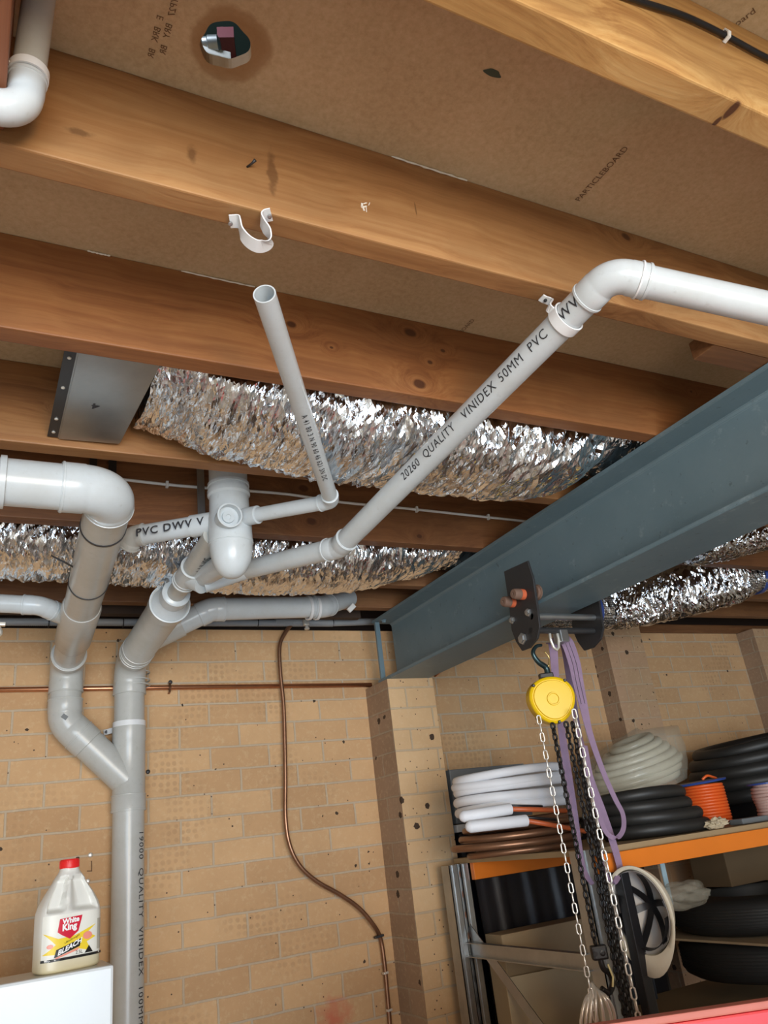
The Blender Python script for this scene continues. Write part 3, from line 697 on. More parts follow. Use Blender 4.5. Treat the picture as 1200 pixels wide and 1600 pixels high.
# wye
zw1 = U(200, 1248, Y=YP).z; zw2 = U(206, 1132, Y=YP).z
bm = bmesh.new(); lathe(bm, col(zw1-.045), V(0,0,1), [(0,.0575),(.0,.060),(.055,.060),(.058,.058),(zw2-zw1-.02,.058),(zw2-zw1-.015,.060),(zw2-zw1+.035,.060),(zw2-zw1+.035,.057)], 40)
br0 = col(wy.z+0.04); brd = (U(100,1140,Y=YP)-U(190,1232,Y=YP)).normalized(); 
stA = U(101, 1128, Y=YP)                                # corner of the left stack at the wall
brd = (stA-br0).normalized(); brL = (stA-br0).length
sweep(bm, [br0, br0+brd*0.20, br0+brd*.202, br0+brd*.25], [.057,.057,.0605,.0605], 40)
obj('wye_junction', bm, MPVCG, net, smooth=True, ang=50)
collar(br0+brd*.25, brd, .0605, m=MPVCG); collar(col(zw1-.04), V(0,0,1), .060, m=MPVCG); collar(col(zw1+.012), V(0,0,1), .0585, m=MPVCG, ln=.003)
seg_pipe(br0+brd*.2, stA-brd*.06, R100, MPVCG)
seg_pipe(col(zw2-.02), p_in, R100, MPVCG)
# bright strap on the stack with its lug
sz = U(200, 1133, Y=YP).z
wrap_tie(col(sz), V(0,0,1), R100+.002, 'pipe_strap', MPVCS, 0.022)
bm = bmesh.new(); a = V(vx-.055, YP+.03, sz-.012); b = U(166, 1144, Y=3.14); ribbon(bm, [a, a.lerp(b,.3), b, b+(b-a).normalized()*.012], .02, .004, V(0,0,1)); obj('strap_lug', bm, MPVCS, net)
bm = bmesh.new(); lathe(bm, b+V(0,-.003,0), V(0,-1,0), [(0,.006),(.003,.006),(.004,.003)], 12); obj('screw', bm, MDARKM, net)
for y in (1052, 1064, 1072): collar(U(209, y, Y=YP), V(0,0,1), R100*1.09, m=MPVCG, ln=.003, h=.0012)
# left stack
aTop = U(98, 1042, Y=YP); sz_a = (aTop - stA)
l1 = V((stA.x+aTop.x)/2, YP, 0)
stA2 = V(stA.x, YP, stA.z); aTop = V(stA.x, YP, U(98,1036,Y=YP).z)
e_in, e_out = elbow(br0, stA2, aTop, R100, R=0.075, s=0.05, m=MPVCG)
# marker patch on that elbow
eHi = U(172, 775, cd=1.78)
ea, eb = elbow(stA2, aTop, eHi, R100, R=0.07, s=0.045, m=MPVCG)
seg_pipe(e_out, ea, R100, MPVCG)
leftEnd = U(-160, 738, Y=1.66); aCor = U(176, 768, Y=1.66)
h0, h1 = elbow(leftEnd, aCor, eb, R100*0.93, R=0.062, s=0.05, m=MPVC, s2=0.02)
lp = seg_pipe(leftEnd, h0, R100*0.93, MPVC); 
dA = (leftEnd-aCor).normalized(); collar(U(3,753,Y=1.66), dA, R100*0.93+.004, m=MPVC, ln=.012)
sp_ = seg_pipe(h1, eb, R100*0.955, MPVCG, label='sloping grey length with black cable ties')
dS = (eb-h1).normalized(); Ls = (eb-h1).length
def onS(px, py):
    # closest point of the sloping pipe to a viewing ray
    d = ray(px, py).normalized(); o_ = V(0,0,ZC); w0 = h1-o_; a_ = 1; b_ = dS.dot(d); c_ = 1; d_ = dS.dot(w0); e_ = d.dot(w0)
    return h1 + dS*((b_*e_-c_*d_)/(a_*c_-b_*b_))
for px, py in ((168, 824), (137, 909), (107, 988)): wrap_tie(onS(px, py), dS, R100*0.955)
for px, py in ((118, 960), (110, 978)): collar(onS(px, py), dS, R100*0.955+.004, m=MPVCG)
bm = bmesh.new(); a, b = onS(122, 945), onS(103, 1000)
sweep(bm, [a, a.lerp(b,.05), a.lerp(b,.95), b], [R100, R100+.004, R100+.004, R100], 40)
dl0 = U(-150, 935, Y=2.60); dl1 = U(62, 946, cd=2.40); dj = onS(112, 968)
sweep(bm, [dj, dj.lerp(dl1, .62)], [R50*1.12, R50*1.12], 32)
obj('branch_socket', bm, MPVCG, net, smooth=True, ang=50)
x0, x1 = elbow(dl0, dl1, dj, R50, R=0.05, s=.03, m=MPVC)
seg_pipe(dl0, x0, R50, MPVC); seg_pipe(x1, dj, R50, MPVC)
t0 = onS(133, 888); a = t0 - ray(100,880).normalized()*0.03
obj('tie_tail', tube([onS(120,890)+V(-.04,-.02,0), U(100,878,cd=2.0), U(80,868,cd=2.0)], [.0025,.0028,.002], 6), MBLACK, net)
bm = bmesh.new(); q = U(101,1120,Y=YP-.0605); obox(bm, q+V(.0,-.0,.0), V(1,0,-.75), V(0,1,0), V(.75,0,1), .010, .0012, .0075); obj('moulded_badge', bm, MGREY, net)
# second stack above the wall elbow: wye body, reducer, 65 mm pipe
dB = (bB-p_out).normalized(); LB = (bB-p_out).length
bm = bmesh.new(); sweep(bm, [p_out, p_out+dB*.01, p_out+dB*.012, p_out+dB*(LB*.97), p_out+dB*(LB*.97+.003), bB+dB*.03], [.0575,.0605,.0585,.0585,.0635,.0635], 40)
cB = p_out + dB*(LB*0.30)
cC = U(330, 952, Y=2.74); cE = U(505, 948, Y=2.74); cW = p_out + dB*LB*.15
sweep(bm, [cB, cB.lerp(cC, .55)], [R80*1.15, R80*1.15], 36)
obj('wye_junction', bm, MPVCG, net, smooth=True, ang=50)
collar(bB+dB*.03, dB, .0635, m=MPVC); collar(p_out+dB*.035, dB, .0585, m=MPVCG); collar(p_out+dB*.075, dB, .0585, m=MPVCG)
dB2 = (bC-bB).normalized(); LB2 = (bC-bB).length
bm = bmesh.new(); q = bB+dB*.028
sweep(bm, [q, q.lerp(bB+dB2*.05,.5), bB+dB2*.07, bB+dB2*.072, bB+dB2*.115, bB+dB2*.12], [.060,.052,.040,.044,.044,.038], 40); obj('reducer', bm, MPVC, net, smooth=True, ang=50)
up = seg_pipe(bB+dB2*.1, bC+dB2*.02, R65*0.95, MPVCG)
collar(bB+dB2*LB2*.42, dB2, R65*1.15, m=MPVC, ln=.006); collar(bB+dB2*LB2*.45, dB2, R65*1.1, m=MPVC, ln=.006)
bm = bmesh.new(); sweep(bm, [bB+dB2*LB2*.42, bB+dB2*LB2*.62], [R65*1.12, R65*1.12], 36)
gJ = bB+dB2*LB2*.50
gArm = U(318, 912, cd=2.28); sweep(bm, [gJ, gArm], [R50*1.1, R50*1.1], 30)
obj('wye_junction', bm, MPVC, net, smooth=True, ang=50)
collar(bB+dB2*LB2*.62, dB2, R65*1.12, m=MPVC)
ax0 = bC; text_obj('50MM V', 0.030, on_pipe(bB+dB2*LB2*.88, bB, R65*.95, tocam(bC)+V(.2,0,0)), MINK, up, bold=0.0004)
# branch C, horizontal under the last joist
k0, k1 = elbow(cB, cC, cE, R80, R=0.06, s=.035)
seg_pipe(cB.lerp(cC, .3), k0, R80); seg_pipe(k1, cE, R80)
k2, k3 = elbow(cC, cE, U(546, 934, Y=2.82), R80, R=0.05, s=.03); 
for px in (482, 494): collar(U(px, 950, Y=2.74), (cE-cC), R80+.004, m=MPVCS, ln=.010)
seg_pipe(cE, U(546, 934, Y=2.82), R80*0.9)
bm = bmesh.new(); q = U(549, 950, Y=2.74); obox(bm, q, V(1,0,.9), V(0,1,0), V(-.9,0,1), .018, .006, .010, .002); obj('white_tag', bm, MWHITE, net)
# floor-waste fitting and trap
GY = 1.90; gx = U(360, 830, Y=GY); gv = lambda z: V(gx.x, GY, z)
zt0 = U(358, 765, Y=GY).z; zmid = U(360, 812, Y=GY).z; zb0 = U(362, 853, Y=GY).z; zbb = U(362, 905, Y=GY).z
seg_pipe(gv(ZCE-.002), gv(zt0-.01), .0525, MPVC)
bm = bmesh.new(); lathe(bm, gv(zt0+.014), V(0,0,-1), [(0,.053),(0,.057),(.008,.057),(.009,.0545),(.020,.0545),(.021,.058),(.034,.058),(.040,.0535),(zt0-zmid-.01,.0545),(zt0-zmid,.0555),(zt0-zmid+.012,.058),(zt0-zb0+.012,.058)], 44)
obj('gully_body', bm, MPVC, net, smooth=True, ang=35)
bm = bmesh.new(); nb = 14; hgt = zb0-zbb
lathe(bm, gv(zb0+.012), V(0,0,-1), [(0,.0595),(.008,.0595),(.009,.057)] + [(.009+hgt*math.sin(PI/2*k/nb), .057*math.cos(PI/2*k/nb)**0.85 if k < nb else .002) for k in range(1, nb+1)], 44)
sweep(bm, [gv(zbb+.055), U(310, 905, cd=2.33)], [.032, .030], 30)
obj('trap_bowl', bm, MPVC, net, smooth=True, ang=35)
# inspection opening facing the room
io = U(348, 803, cd=2.12); dio = (io-gv(io.z)).normalized()
dio = (V(-0.05,-1,-0.12)).normalized(); oc = gv(U(348,806,Y=GY-.06).z) + V(-.022, -.035, 0)
bm = bmesh.new(); lathe(bm, oc, dio, [(0,.030),(.040,.030),(.041,.033),(.047,.033),(.047,.029),(.025,.028),(.025,.017),(.031,.016),(.031,.007),(.028,.006)], 36, (True, True)); obj('inspection_socket', bm, MPVC, net, smooth=True, ang=35)
# left 50 mm arm with lettering
la0 = gv(U(352,812,Y=GY).z); la1 = U(208, 838, cd=2.16); 
bm = bmesh.new(); dl = (la1-la0).normalized(); sweep(bm, [la0, la0+dl*.11, la0+dl*.111], [.031,.031,.028], 32); obj('arm_socket', bm, MPVC, net, smooth=True, ang=50)
arm = seg_pipe(la0+dl*.08, la1, R50)
text_obj('PVC DWV V', 0.032, on_pipe(U(219,838,cd=2.14), la0, R50, tocam(la1)+V(0,0,.05)), MINK, arm, bold=0.0006, spacing=1.15)
le = la1 + V(-.05,.02,.05)
lq = elbow(la0, la1, la1+V(-.03,.10,-.06), R50, R=.035, s=.02, m=MPVCG)
# 40 mm arm to the sloping open-ended pipe
ra0 = gv(U(372,813,Y=GY).z); rc = U(518, 783, Z=0.792); re = U(413, 459, Z=0.835)
dr = (rc-ra0).normalized()
bm = bmesh.new(); sweep(bm, [ra0, ra0+dr*.097, ra0+dr*.098], [.0245,.0245,.020], 32); obj('arm_socket', bm, MPVC, net, smooth=True, ang=50)
r0_, r1_ = elbow(ra0, rc, re, R40, R=.022, s=.022)
seg_pipe(ra0+dr*.08, r0_, R40)
bm = bmesh.new(); ax = (re-r1_).normalized(); L_ = (re-r1_).length
f0 = frames([r1_, re])[0]; sweep(bm, [r1_, r1_+ax*L_*.5, re, re+ax*.0003, re, re-ax*.14], [R40,R40,R40,R40-.0004,R40-.0024,R40-.0024], 40, fr=[f0]*6)
op = obj('pipe', bm, MPVC, net, smooth=True, ang=40); op['label'] = 'thin sloping pipe with an open cut end'
cc0 = near_axis(r1_, ax, 461, 640)
text_obj('A 41 80 3 N 90 60 46 621 5N DC', 0.0165, on_pipe(cc0, rc, R40, tocam(cc0)+V(-.15,0,0)), MINK, op, bold=0.0001, spacing=1.22)
# long 50 mm pipe
g0 = U(1290, 502, cd=1.32); g1 = U(955, 428, cd=1.335); g2 = U(530, 855, cd=2.07); g3 = gJ
a0, a1 = elbow(g0, g1, g2, R50, R=.045, s=.035)
seg_pipe(g0, a0, R50); collar(a0, g0-g1, R50*1.1, m=MPVCS, ln=.003)
gA = gArm
b0, b1 = elbow(g1, g2, U(385, 890, cd=2.32), R50, R=.06, s=.035)
gp = seg_pipe(a1, b0, R50, label='long sloping pipe with large black printed lettering')
seg_pipe(b1, U(385, 890, cd=2.32), R50); seg_pipe(U(385, 890, cd=2.32), gArm, R50)
dG = (a1-b0).normalized()
def onG(px, py):
    d = ray(px, py).normalized(); w0 = b0-V(0,0,ZC); b_ = dG.dot(d); return b0 + dG*((b_*d.dot(w0)-dG.dot(w0))/(1-b_*b_))
for s, px, py, sz_ in (('20260  QUALITY', 636, 737, .026), ('VINIDEX', 728, 640, .026), ('50MM  PVC', 783, 580, .026), ('WV', 876, 484, .028)):
    text_obj(s, sz_, on_pipe(onG(px, py), a1, R50, tocam(onG(px, py))+V(-.12,0,-.02), 0), MINK, gp, bold=0.0001, spacing=1.14)
# saddle on that pipe
q = onG(876, 492); wrap_tie(q, dG, R50+.002, 'pipe_strap', MPVCS, .02)
bm = bmesh.new(); a = q + V(-.028,.012,.012); b = U(851,468,Z=.893); ribbon(bm, spline([q+V(-.026,.0,.012), q+V(-.030,.004,.024), b+V(.014,0,-.003), b, b+V(-.008,0,.003)], 4), .016, .003, V(-.2,-1,.1)); obj('strap_lug', bm, MPVCS, net)
bm = bmesh.new(); lathe(bm, b+V(0,-.001,-.002), V(0,-.3,-1), [(0,.0035),(.002,.0035),(.003,.002)], 10); obj('screw', bm, MDARKM, net)

# short pipe at the top left
tp = thing('short_white_pipe', U(45,130,Z=1.0), 'short white PVC pipe with elbow at the top left corner', 'pipe')
net_keep = net; net = tp
h_a = U(62,-10,Z=1.108); h_c = U(36, 178, Y=.80); h_e = h_c + V(-.30, .0, -.004)
q0_, q1_ = elbow(h_a, h_c, h_e, .0208, R=.032, s=.030)
seg_pipe(h_a, q0_, .0208, MPVCG); seg_pipe(q1_, h_e, .0208)
dh = (h_a-h_c).normalized(); qh = q0_+dh*.022
wrap_tie(qh, dh, .0228, 'pipe_strap', MPVCS, .012)
bm = bmesh.new(); ribbon(bm, [qh+V(-.020,-.004,0), qh+V(-.030,-.006,.0), qh+V(-.033,-.006,.024)], .012, .0025, V(0,1,0)); obj('strap_lug', bm, MPVCS, net)
net = net_keep

# loose saddle clip under the honey joist
sad = thing('pipe_saddle', U(395,360,Z=.88), 'empty white pipe saddle clip hanging open from the honey joist', 'pipe clip')
ax = (re-rc).normalized(); ax = V(ax.x, ax.y, 0).normalized()
def sp(x, y, Z): return U(x, y, Z=Z)
ctr = [U(359,346,Z=.893), U(372,346,Z=.892), U(375,352,Z=.882), U(378,364,Z=.866), U(387,376,Z=.856), U(400,384,Z=.850), U(412,384,Z=.850), U(420,376,Z=.853), U(419,364,Z=.861), U(412,352,Z=.872), U(408,343,Z=.885), U(412,338,Z=.893), U(424,335,Z=.895)]
bm = bmesh.new(); ribbon(bm, spline(ctr, 6), .023, .0022, V(-.25,-1,.15)); obj('strap', bm, MPVCS, sad, smooth=True, ang=40)
for px, py in ((360,349), (421,338)):
    bm = bmesh.new(); q = U(px, py, Z=.889); lathe(bm, q, V(0,-.4,-1), [(0,.0035),(.002,.0035),(.0025,.002)], 12); obj('screw', bm, MGALV, sad)

# ---------------------------------------------------------------- cables, conduit, straps
cb = thing('black_cable', U(1060, 15, Y=.436), 'thick black cable pinned along the golden joist at the top right', 'cable')
pts = spline([U(960,-12,Y=.433), U(1010,5,Y=.432), U(1070,25,Y=.432), U(1133,55,Y=.432), U(1200,91,Y=.432), U(1270,122,Y=.432)], 8)
obj('cord', tube(pts, .0043, 12), MBLACK, cb, smooth=True)
bm = bmesh.new(); q = U(1134,55,Y=.432); ribbon(bm, [q+V(0,.006,.008), q+V(0,-.004,.008), q+V(0,-.0065,0), q+V(0,-.004,-.007), q+V(0,.006,-.008)], .006, .0025, V(1,0,0)); obj('cable_clip', bm, MWHITE, cb)
wc = thing('white_cable', U(480,775,Y=2.11), 'thin white cable clipped along the dark joist', 'cable')
pts = spline([U(150,745,Y=2.108), U(190,749,Y=2.108), U(260,757,Y=2.108), U(330,763,Y=2.108), U(400,768,Y=2.108), U(455,773,Y=2.108), U(520,783,Y=2.108), U(575,789,Y=2.108), U(650,796,Y=2.108), U(760,808,Y=2.108), U(880,820,Y=2.108), U(1000,826,Y=2.108)], 6)
obj('cord', tube(pts, .0045, 10), MWHITE, wc, smooth=True)
for px, py in ((261,757), (651,796), (763,808)):
    bm = bmesh.new(); q = U(px, py, Y=2.106); obox(bm, q, V(1,0,0), V(0,1,0), V(0,0,1), .004, .006, .010, .0015); obj('cable_clip', bm, MWHITE, wc)
for x0, x1, ya, yb, w_, m_, lb in ((313,313,738,825,.022,MGALV,'grey perforated metal strap hanging against the dark joist beside the gully pipe'), (176,176,715,760,.022,MBLACK,'black hanging strap above the big left elbow, right of its twin'), (146,146,715,760,.020,MBLACK,'black hanging strap above the big left elbow, left of its twin')):
    bm = bmesh.new(); a = U(x0, ya, Y=2.10); b = U(x1, yb, Y=2.10); ribbon(bm, [V(a.x,2.10,ZCE-.01), V(a.x,2.10,b.z)], w_, .003, V(1,0,0))
    tag(obj('hanger_strap', bm, m_), lb, 'hanging strap')
# corrugated conduit on top of the wall
def corr(p0, p1, r, pitch=.007):
    n = int((p1-p0).length/pitch*2); bm = bmesh.new(); sweep(bm, [p0.lerp(p1, k/n) for k in range(n+1)], [r if k%2 else r*.86 for k in range(n+1)], 14); return bm
cn = thing('corrugated_conduit', U(300,972,Y=3.12), 'grey corrugated conduit lying along the top of the brick wall', 'conduit')
obj('conduit', corr(U(-300,970,Y=3.125), U(520,974,Y=3.12), .016), MCOND, cn, smooth=True)
obj('conduit_sleeve', tube([U(430,972,Y=3.12), U(520,973,Y=3.12), U(590,971,Y=3.12)], .0165, 14), MCOND, cn, smooth=True)
for px in (76, 192, 402, 519): wrap_tie(U(px, 973, Y=3.122), V(1,0,0), .0165, parent=cn, wd=.004)
tag(obj('timber_top_plate', boxm((1.80, 3.15, ZT+.001), (XR_-.01, 3.24, ZT+.05), .002), M_J5), 'brown timber top plate on the brickwork right of the beam', 'timber plate')
tag(obj('timber_batten', boxm((-3, 3.0, ZJ+.005), (1.5, 3.04, ZJ+.05)), MGAPT), 'timber batten coloured near black as shade in the gap above the brick wall', 'timber batten')
# horizontal copper pipe
cp = thing('copper_pipe', U(300,1073,Y=3.145), 'long horizontal copper pipe fixed to the brick wall', 'copper pipe')
obj('pipe', tube([U(-250,1081,Y=3.145), U(580,1070,Y=3.145)], .0095, 14), MCOP, cp, smooth=True)
for px, py in ((265,1074),):
    bm = bmesh.new(); q = U(px, py, Y=3.14); ribbon(bm, [q+V(0,.02,.022), q+V(0,.0,.018), q+V(0,-.012,0), q+V(0,0,-.018), q+V(0,.02,-.022)], .008, .002, V(1,0,0)); obj('saddle', bm, MCOPD, cp)
# vertical soft copper
cv = thing('copper_tube', U(450,1250,Y=3.14), 'bent dark copper tube dropping down the middle of the brick wall', 'copper tube')
kp = [(470,955),(462,968),(446,988),(437,1010),(438,1050),(443,1100),(445,1160),(446,1220),(446,1275),(452,1318),(468,1352),(495,1377),(530,1397),(560,1418),(582,1443),(594,1465),(600,1500),(604,1540),(609,1600),(614,1680)]
pts = spline([U(x, y, Y=3.122 if y < 1465 else 3.14) for x, y in kp], 6)
obj('tube', tube(pts, .0085, 12), MCOPD, cv, smooth=True)
for px, py, w_ in ((592,1463,.03), (602,1520,.012), (608,1578,.012)):
    bm = bmesh.new(); q = U(px, py, Y=3.135); obox(bm, q, V(1,0,.1), V(0,1,0), V(0,0,1), w_/2+.004, .010, .004, .001); obj('tube_clip', bm, MDARKM if w_ > .02 else MCHR, cv)
bm = bmesh.new(); q = U(478, 970, Y=3.08); box(bm, (q.x-.012, q.y-.01, q.z-.02), (q.x+.012, q.y+.01, q.z+.02), .003); lathe(bm, q+V(0,-.005,-.02), V(0,0,-1), [(0,.007),(.012,.007),(.013,.011),(.02,.011)], 12)
tag(obj('small_valve', bm, MCHR), 'small chrome valve fitting above the bent copper tube', 'valve')
bm = bmesh.new(); q = U(2, 975, Y=2.6); box(bm, (q.x-.06, q.y-.01, q.z-.006), (q.x+.012, q.y+.01, q.z+.004), .002); lathe(bm, q+V(-.01,0,-.005), V(.2,0,-1), [(0,.006),(.01,.01),(.02,.012),(.03,.010),(.035,.004)], 12)
tag(obj('chrome_bracket', bm, MCHR), 'small chrome bracket at the left edge beside the conduit', 'bracket')

# ---------------------------------------------------------------- trolley, hoist, sling
tr = thing('beam_trolley', V(1.669, 2.0, BZ0), 'black beam trolley with orange rubber buffers clamped on the steel beam', 'beam trolley')
XA = BX0-.028
pl = [(787,893),(824,876),(833,905),(839,950),(843,980),(839,998),(828,1012),(815,1017),(806,1003),(799,985),(796,950)]
bm = bmesh.new(); prism(bm, [U(x, y, X=XA) for x, y in pl], V(.008,0,0)); bmesh.ops.bevel(bm, geom=list(bm.edges), offset=.0015, segments=1, affect='EDGES')
obj('side_plate', bm, MDARKM, tr)
cz = U(820,960,X=XA)
def Pl(x, y): return U(x, y, X=XA)
XB = BX1+.022; bm = bmesh.new()
yy = [Pl(x, y) for x, y in pl]; prism(bm, [V(XB, p.y, p.z) for p in yy], V(.008,0,0)); obj('side_plate', bm, MDARKM, tr)
for (x, y), m_, r, ln in (((812,927),MORUB,.0175,.030), ((796,939),MORUB,.0175,.030)):
    q = Pl(x+6, y+2); bm = bmesh.new(); lathe(bm, q, V(-1,-.10,0), [(0,r),(.018,r),(.0181,r-.001)], 20); b = obj('rubber_buffer', bm, MORUB, tr, smooth=True, ang=40)
    bm = bmesh.new(); lathe(bm, q+V(-.018,-.0018,0), V(-1,-.1,0), [(0,r-.001),(.001,r+.0005),(.022,r-.001),(.026,r-.004),(.0262,.004),(.022,.003)], 20); bb = obj('buffer_tip', bm, MBRUB, b, smooth=True, ang=40)
for x, y, r in ((801,969,.012), (826,957,.013), (817,998,.019)):
    q = Pl(x, y); bm = bmesh.new(); lathe(bm, q, V(-1,0,0), [(0,r),(.004,r),(.005,r*.7),(.010,r*.7),(.011,r*.3)], 6 if r > .01 else 16); obj('bolt_head', bm, MGALV, tr)
for y_ in (cz.y-.055, cz.y+.055):
    for X_, sgn in ((XA+.010, 1), (XB-.002, -1)):
        bm = bmesh.new(); lathe(bm, V(X_, y_, BZ0+.034), V(sgn,0,0), [(0,.021),(.008,.021),(.009,.025),(.013,.025)], 24); obj('wheel', bm, MBRUB, tr, smooth=True, ang=40)
for px, py, r, m_ in ((830,963,.0105,MGALV), (829,985,.010,MDARKM)):
    a = Pl(px, py); bm = bmesh.new(); sweep(bm, [a, V(XB, a.y, a.z)], r, 20); obj('crossbar', bm, m_, tr, smooth=True, ang=40)
a = Pl(830, 1000); bm = bmesh.new(); box(bm, (1.655-.012, a.y-.02, a.z-.01), (1.655+.02, a.y+.02, a.z+.03), .003); obj('hanger_block', bm, MGALV, tr)
hx, hy = U(862, 1093, Y=1.985).x, 1.985
# shackle
sh = a.z
bm = bmesh.new(); q = V(hx-.005, a.y-.005, sh)
sweep(bm, [q+V(-.014,0,.03), q+V(-.016,0,0), q+V(-.010,0,-.025), q+V(0,0,-.033), q+V(.010,0,-.025), q+V(.016,0,0), q+V(.014,0,.03)], .0045, 10); obj('shackle', bm, MCHR, tr, smooth=True)

ho = thing('chain_hoist', V(hx, hy, U(862,1093,Y=1.985).z), 'yellow chain hoist with black load chains and silver hand chains', 'chain hoist')
body = U(862, 1093, Y=1.97)
nrm = V(-.42,-.9,-.05).normalized(); ux = V(.9,-.42,0).normalized(); uz = nrm.cross(ux); uz = uz if uz.z > 0 else -uz
def tri(r, d, n=60, fl=0.10):
    out = []
    for k in range(n):
        t = 2*PI*k/n; rr = r*(1 + fl*math.cos(3*(t-PI/2)+PI)); out.append(body + nrm*d + ux*math.cos(t)*rr + uz*math.sin(t)*rr)
    return out
bm = bmesh.new(); prof = [(.066,-.045),(.072,-.040),(.072,.0),(.072,.012),(.069,.016),(.064,.0185),(.0625,.0165),(.0605,.0165),(.058,.0215),(.030,.023),(.021,.023),(.0195,.0275),(.0165,.0275),(.015,.0235),(.001,.0235)]
prev = None
for r, d in prof:
    row = [bm.verts.new(p) for p in tri(r, d, fl=.035 if r > .03 else 0)]
    if prev:
        for k in range(60): bm.faces.new((prev[k], prev[(k+1)%60], row[(k+1)%60], row[k]))
    else: bm.faces.new(row[::-1])
    prev = row
bm.faces.new(prev); obj('cover', bm, MYEL, ho, smooth=True, ang=50)
for t in (PI/6+.3, PI*5/6-.2, PI*1.5+.1):
    bm = bmesh.new(); q = body + nrm*.017 + (ux*math.cos(t)+uz*math.sin(t))*.071; lathe(bm, q-nrm*.02, nrm, [(0,.005),(.022,.005),(.024,.003)], 10); obj('screw', bm, MDARKM, ho)
bm = bmesh.new(); obox(bm, body-nrm*.065, ux, nrm, uz, .045, .022, .055, .012); obj('gear_case', bm, MBLKCH, ho)
# top hook
hk = [U(856,1053,Y=1.985), U(853,1043,Y=1.985), U(842,1035,Y=1.985), U(835,1026,Y=1.985), U(833,1018,Y=1.985), U(838,1010,Y=1.985), U(846,1008,Y=1.985)]
obj('top_hook', tube(spline(hk, 6), [.0105-.0055*k/36 for k in range(37)], 12), plain('dark_teal_steel', (0.04,0.07,0.075), 0.3, 0.7), ho, smooth=True)
obj('hook_latch', tube(spline([U(851,1018,Y=1.975), U(858,1028,Y=1.975), U(857,1042,Y=1.975)], 4), .0025, 8), plain('brass', (0.75,0.55,0.22), 0.3, 0.9), ho, smooth=True)
bm = bmesh.new(); q = U(853,1056,Y=1.985); obox(bm, q, ux, nrm, uz, .022, .014, .008, .003); obj('swivel', bm, MBLKCH, ho)
def chain_link(bm, c, ax, side, L_, W_, r):
    pts = []; ax = ax.normalized(); s = (side-ax*side.dot(ax)).normalized()
    hl, hw = L_/2-r, W_/2-r
    for k in range(16):
        t = 2*PI*k/16; x = hw*math.cos(t); y = hw*math.sin(t) + (hl-hw)*(1 if math.sin(t) >= 0 else -1)
        pts.append(c + s*x + ax*y)
    nn = ax.cross(s); fr = []
    for k in range(16):
        tt = (pts[(k+1)%16]-pts[k-1]).normalized(); fr.append((tt, nn, tt.cross(nn)))
    sweep(bm, pts, r, 7, closed=True, fr=fr)
def chain(pts, L_, W_, r, m, name, tw=0.0, side0=None):
    D = [0]
    for i in range(1, len(pts)): D.append(D[-1] + (pts[i]-pts[i-1]).length)
    pitch = L_-2*r*1.06; n = int(D[-1]/pitch); bm = bmesh.new(); j = 0
    s0 = side0 or V(.8,-.6,0); s1 = V(.6,.8,0)
    for k in range(n):
        d = (k+.5)*pitch
        while j < len(D)-2 and D[j+1] < d: j += 1
        f = (d-D[j])/(D[j+1]-D[j]); c = pts[j].lerp(pts[j+1], f); ax = pts[j+1]-pts[j]
        a = tw + noise.noise(Vector((k*.35, tw, 0)))*.25; side = (s0 if k%2 == 0 else s1); side = Matrix.Rotation(a, 3, 'Z') @ side
        chain_link(bm, c, ax, side, L_, W_, r)
    o = obj(name, bm, m, ho, smooth=True); return o
def vert(px, py, Y, zend, sway=(0,0)):
    a = U(px, py, Y=Y); b = V(a.x+sway[0], a.y+sway[1], zend); return [a.lerp(b, k/8) for k in range(9)]
zend = ZC-.55
c_ = chain(vert(841,1118,1.93,zend), .030, .0155, .0021, MCHR, 'hand_chain'); c_['label'] = 'silver hand chain, left run'
c_ = chain(vert(896,1108,1.90,zend,(.004,0)), .034, .0185, .0026, MCHR, 'hand_chain', .25); c_['label'] = 'silver hand chain, right run'
c_ = chain(vert(863,1130,1.96,U(936,1480,Y=1.96).z), .024, .0185, .0034, MBLKCH, 'load_chain', .5); c_['label'] = 'black load chain ending in the hook block'
chain(vert(884,1128,1.97,zend), .024, .0185, .0034, MBLKCH, 'load_chain', .2)['label'] = 'black load chain, middle run'
chain(vert(894,1128,2.00,zend), .024, .0185, .0034, MBLKCH, 'load_chain', .9)['label'] = 'black load chain behind the right silver run'
chain(vert(902,1170,2.03,zend,(-.01,0)), .024, .0185, .0034, MBLKCH, 'load_chain', .3)['label'] = 'black load chain, rearmost run'
q = U(936,1488,Y=1.96); bm = bmesh.new(); obox(bm, q, ux, nrm, V(0,0,1), .022, .014, .018, .006); lathe(bm, q+nrm*.012+ux*.006, nrm, [(0,.008),(.004,.008),(.005,.004)], 10); lathe(bm, q+nrm*.012-ux*.014, nrm, [(0,.006),(.004,.006)], 10)
obj('hook_block', bm, MBLKCH, ho)
obj('bottom_hook', tube(spline([q+V(0,0,-.015), q+V(.004,0,-.04), q+V(.022,0,-.055), q+V(.026,0,-.08), q+V(.006,0,-.098), q+V(-.016,0,-.085)], 6), .008, 10), MBLKCH, ho, smooth=True)
obj('hook_latch', tube([q+V(.012,-.012,-.030), q+V(.020,-.014,-.062), q+V(.014,-.012,-.085)], .003, 8), plain('yellow_brass', (0.7,0.6,0.3), 0.35, 0.7), ho)

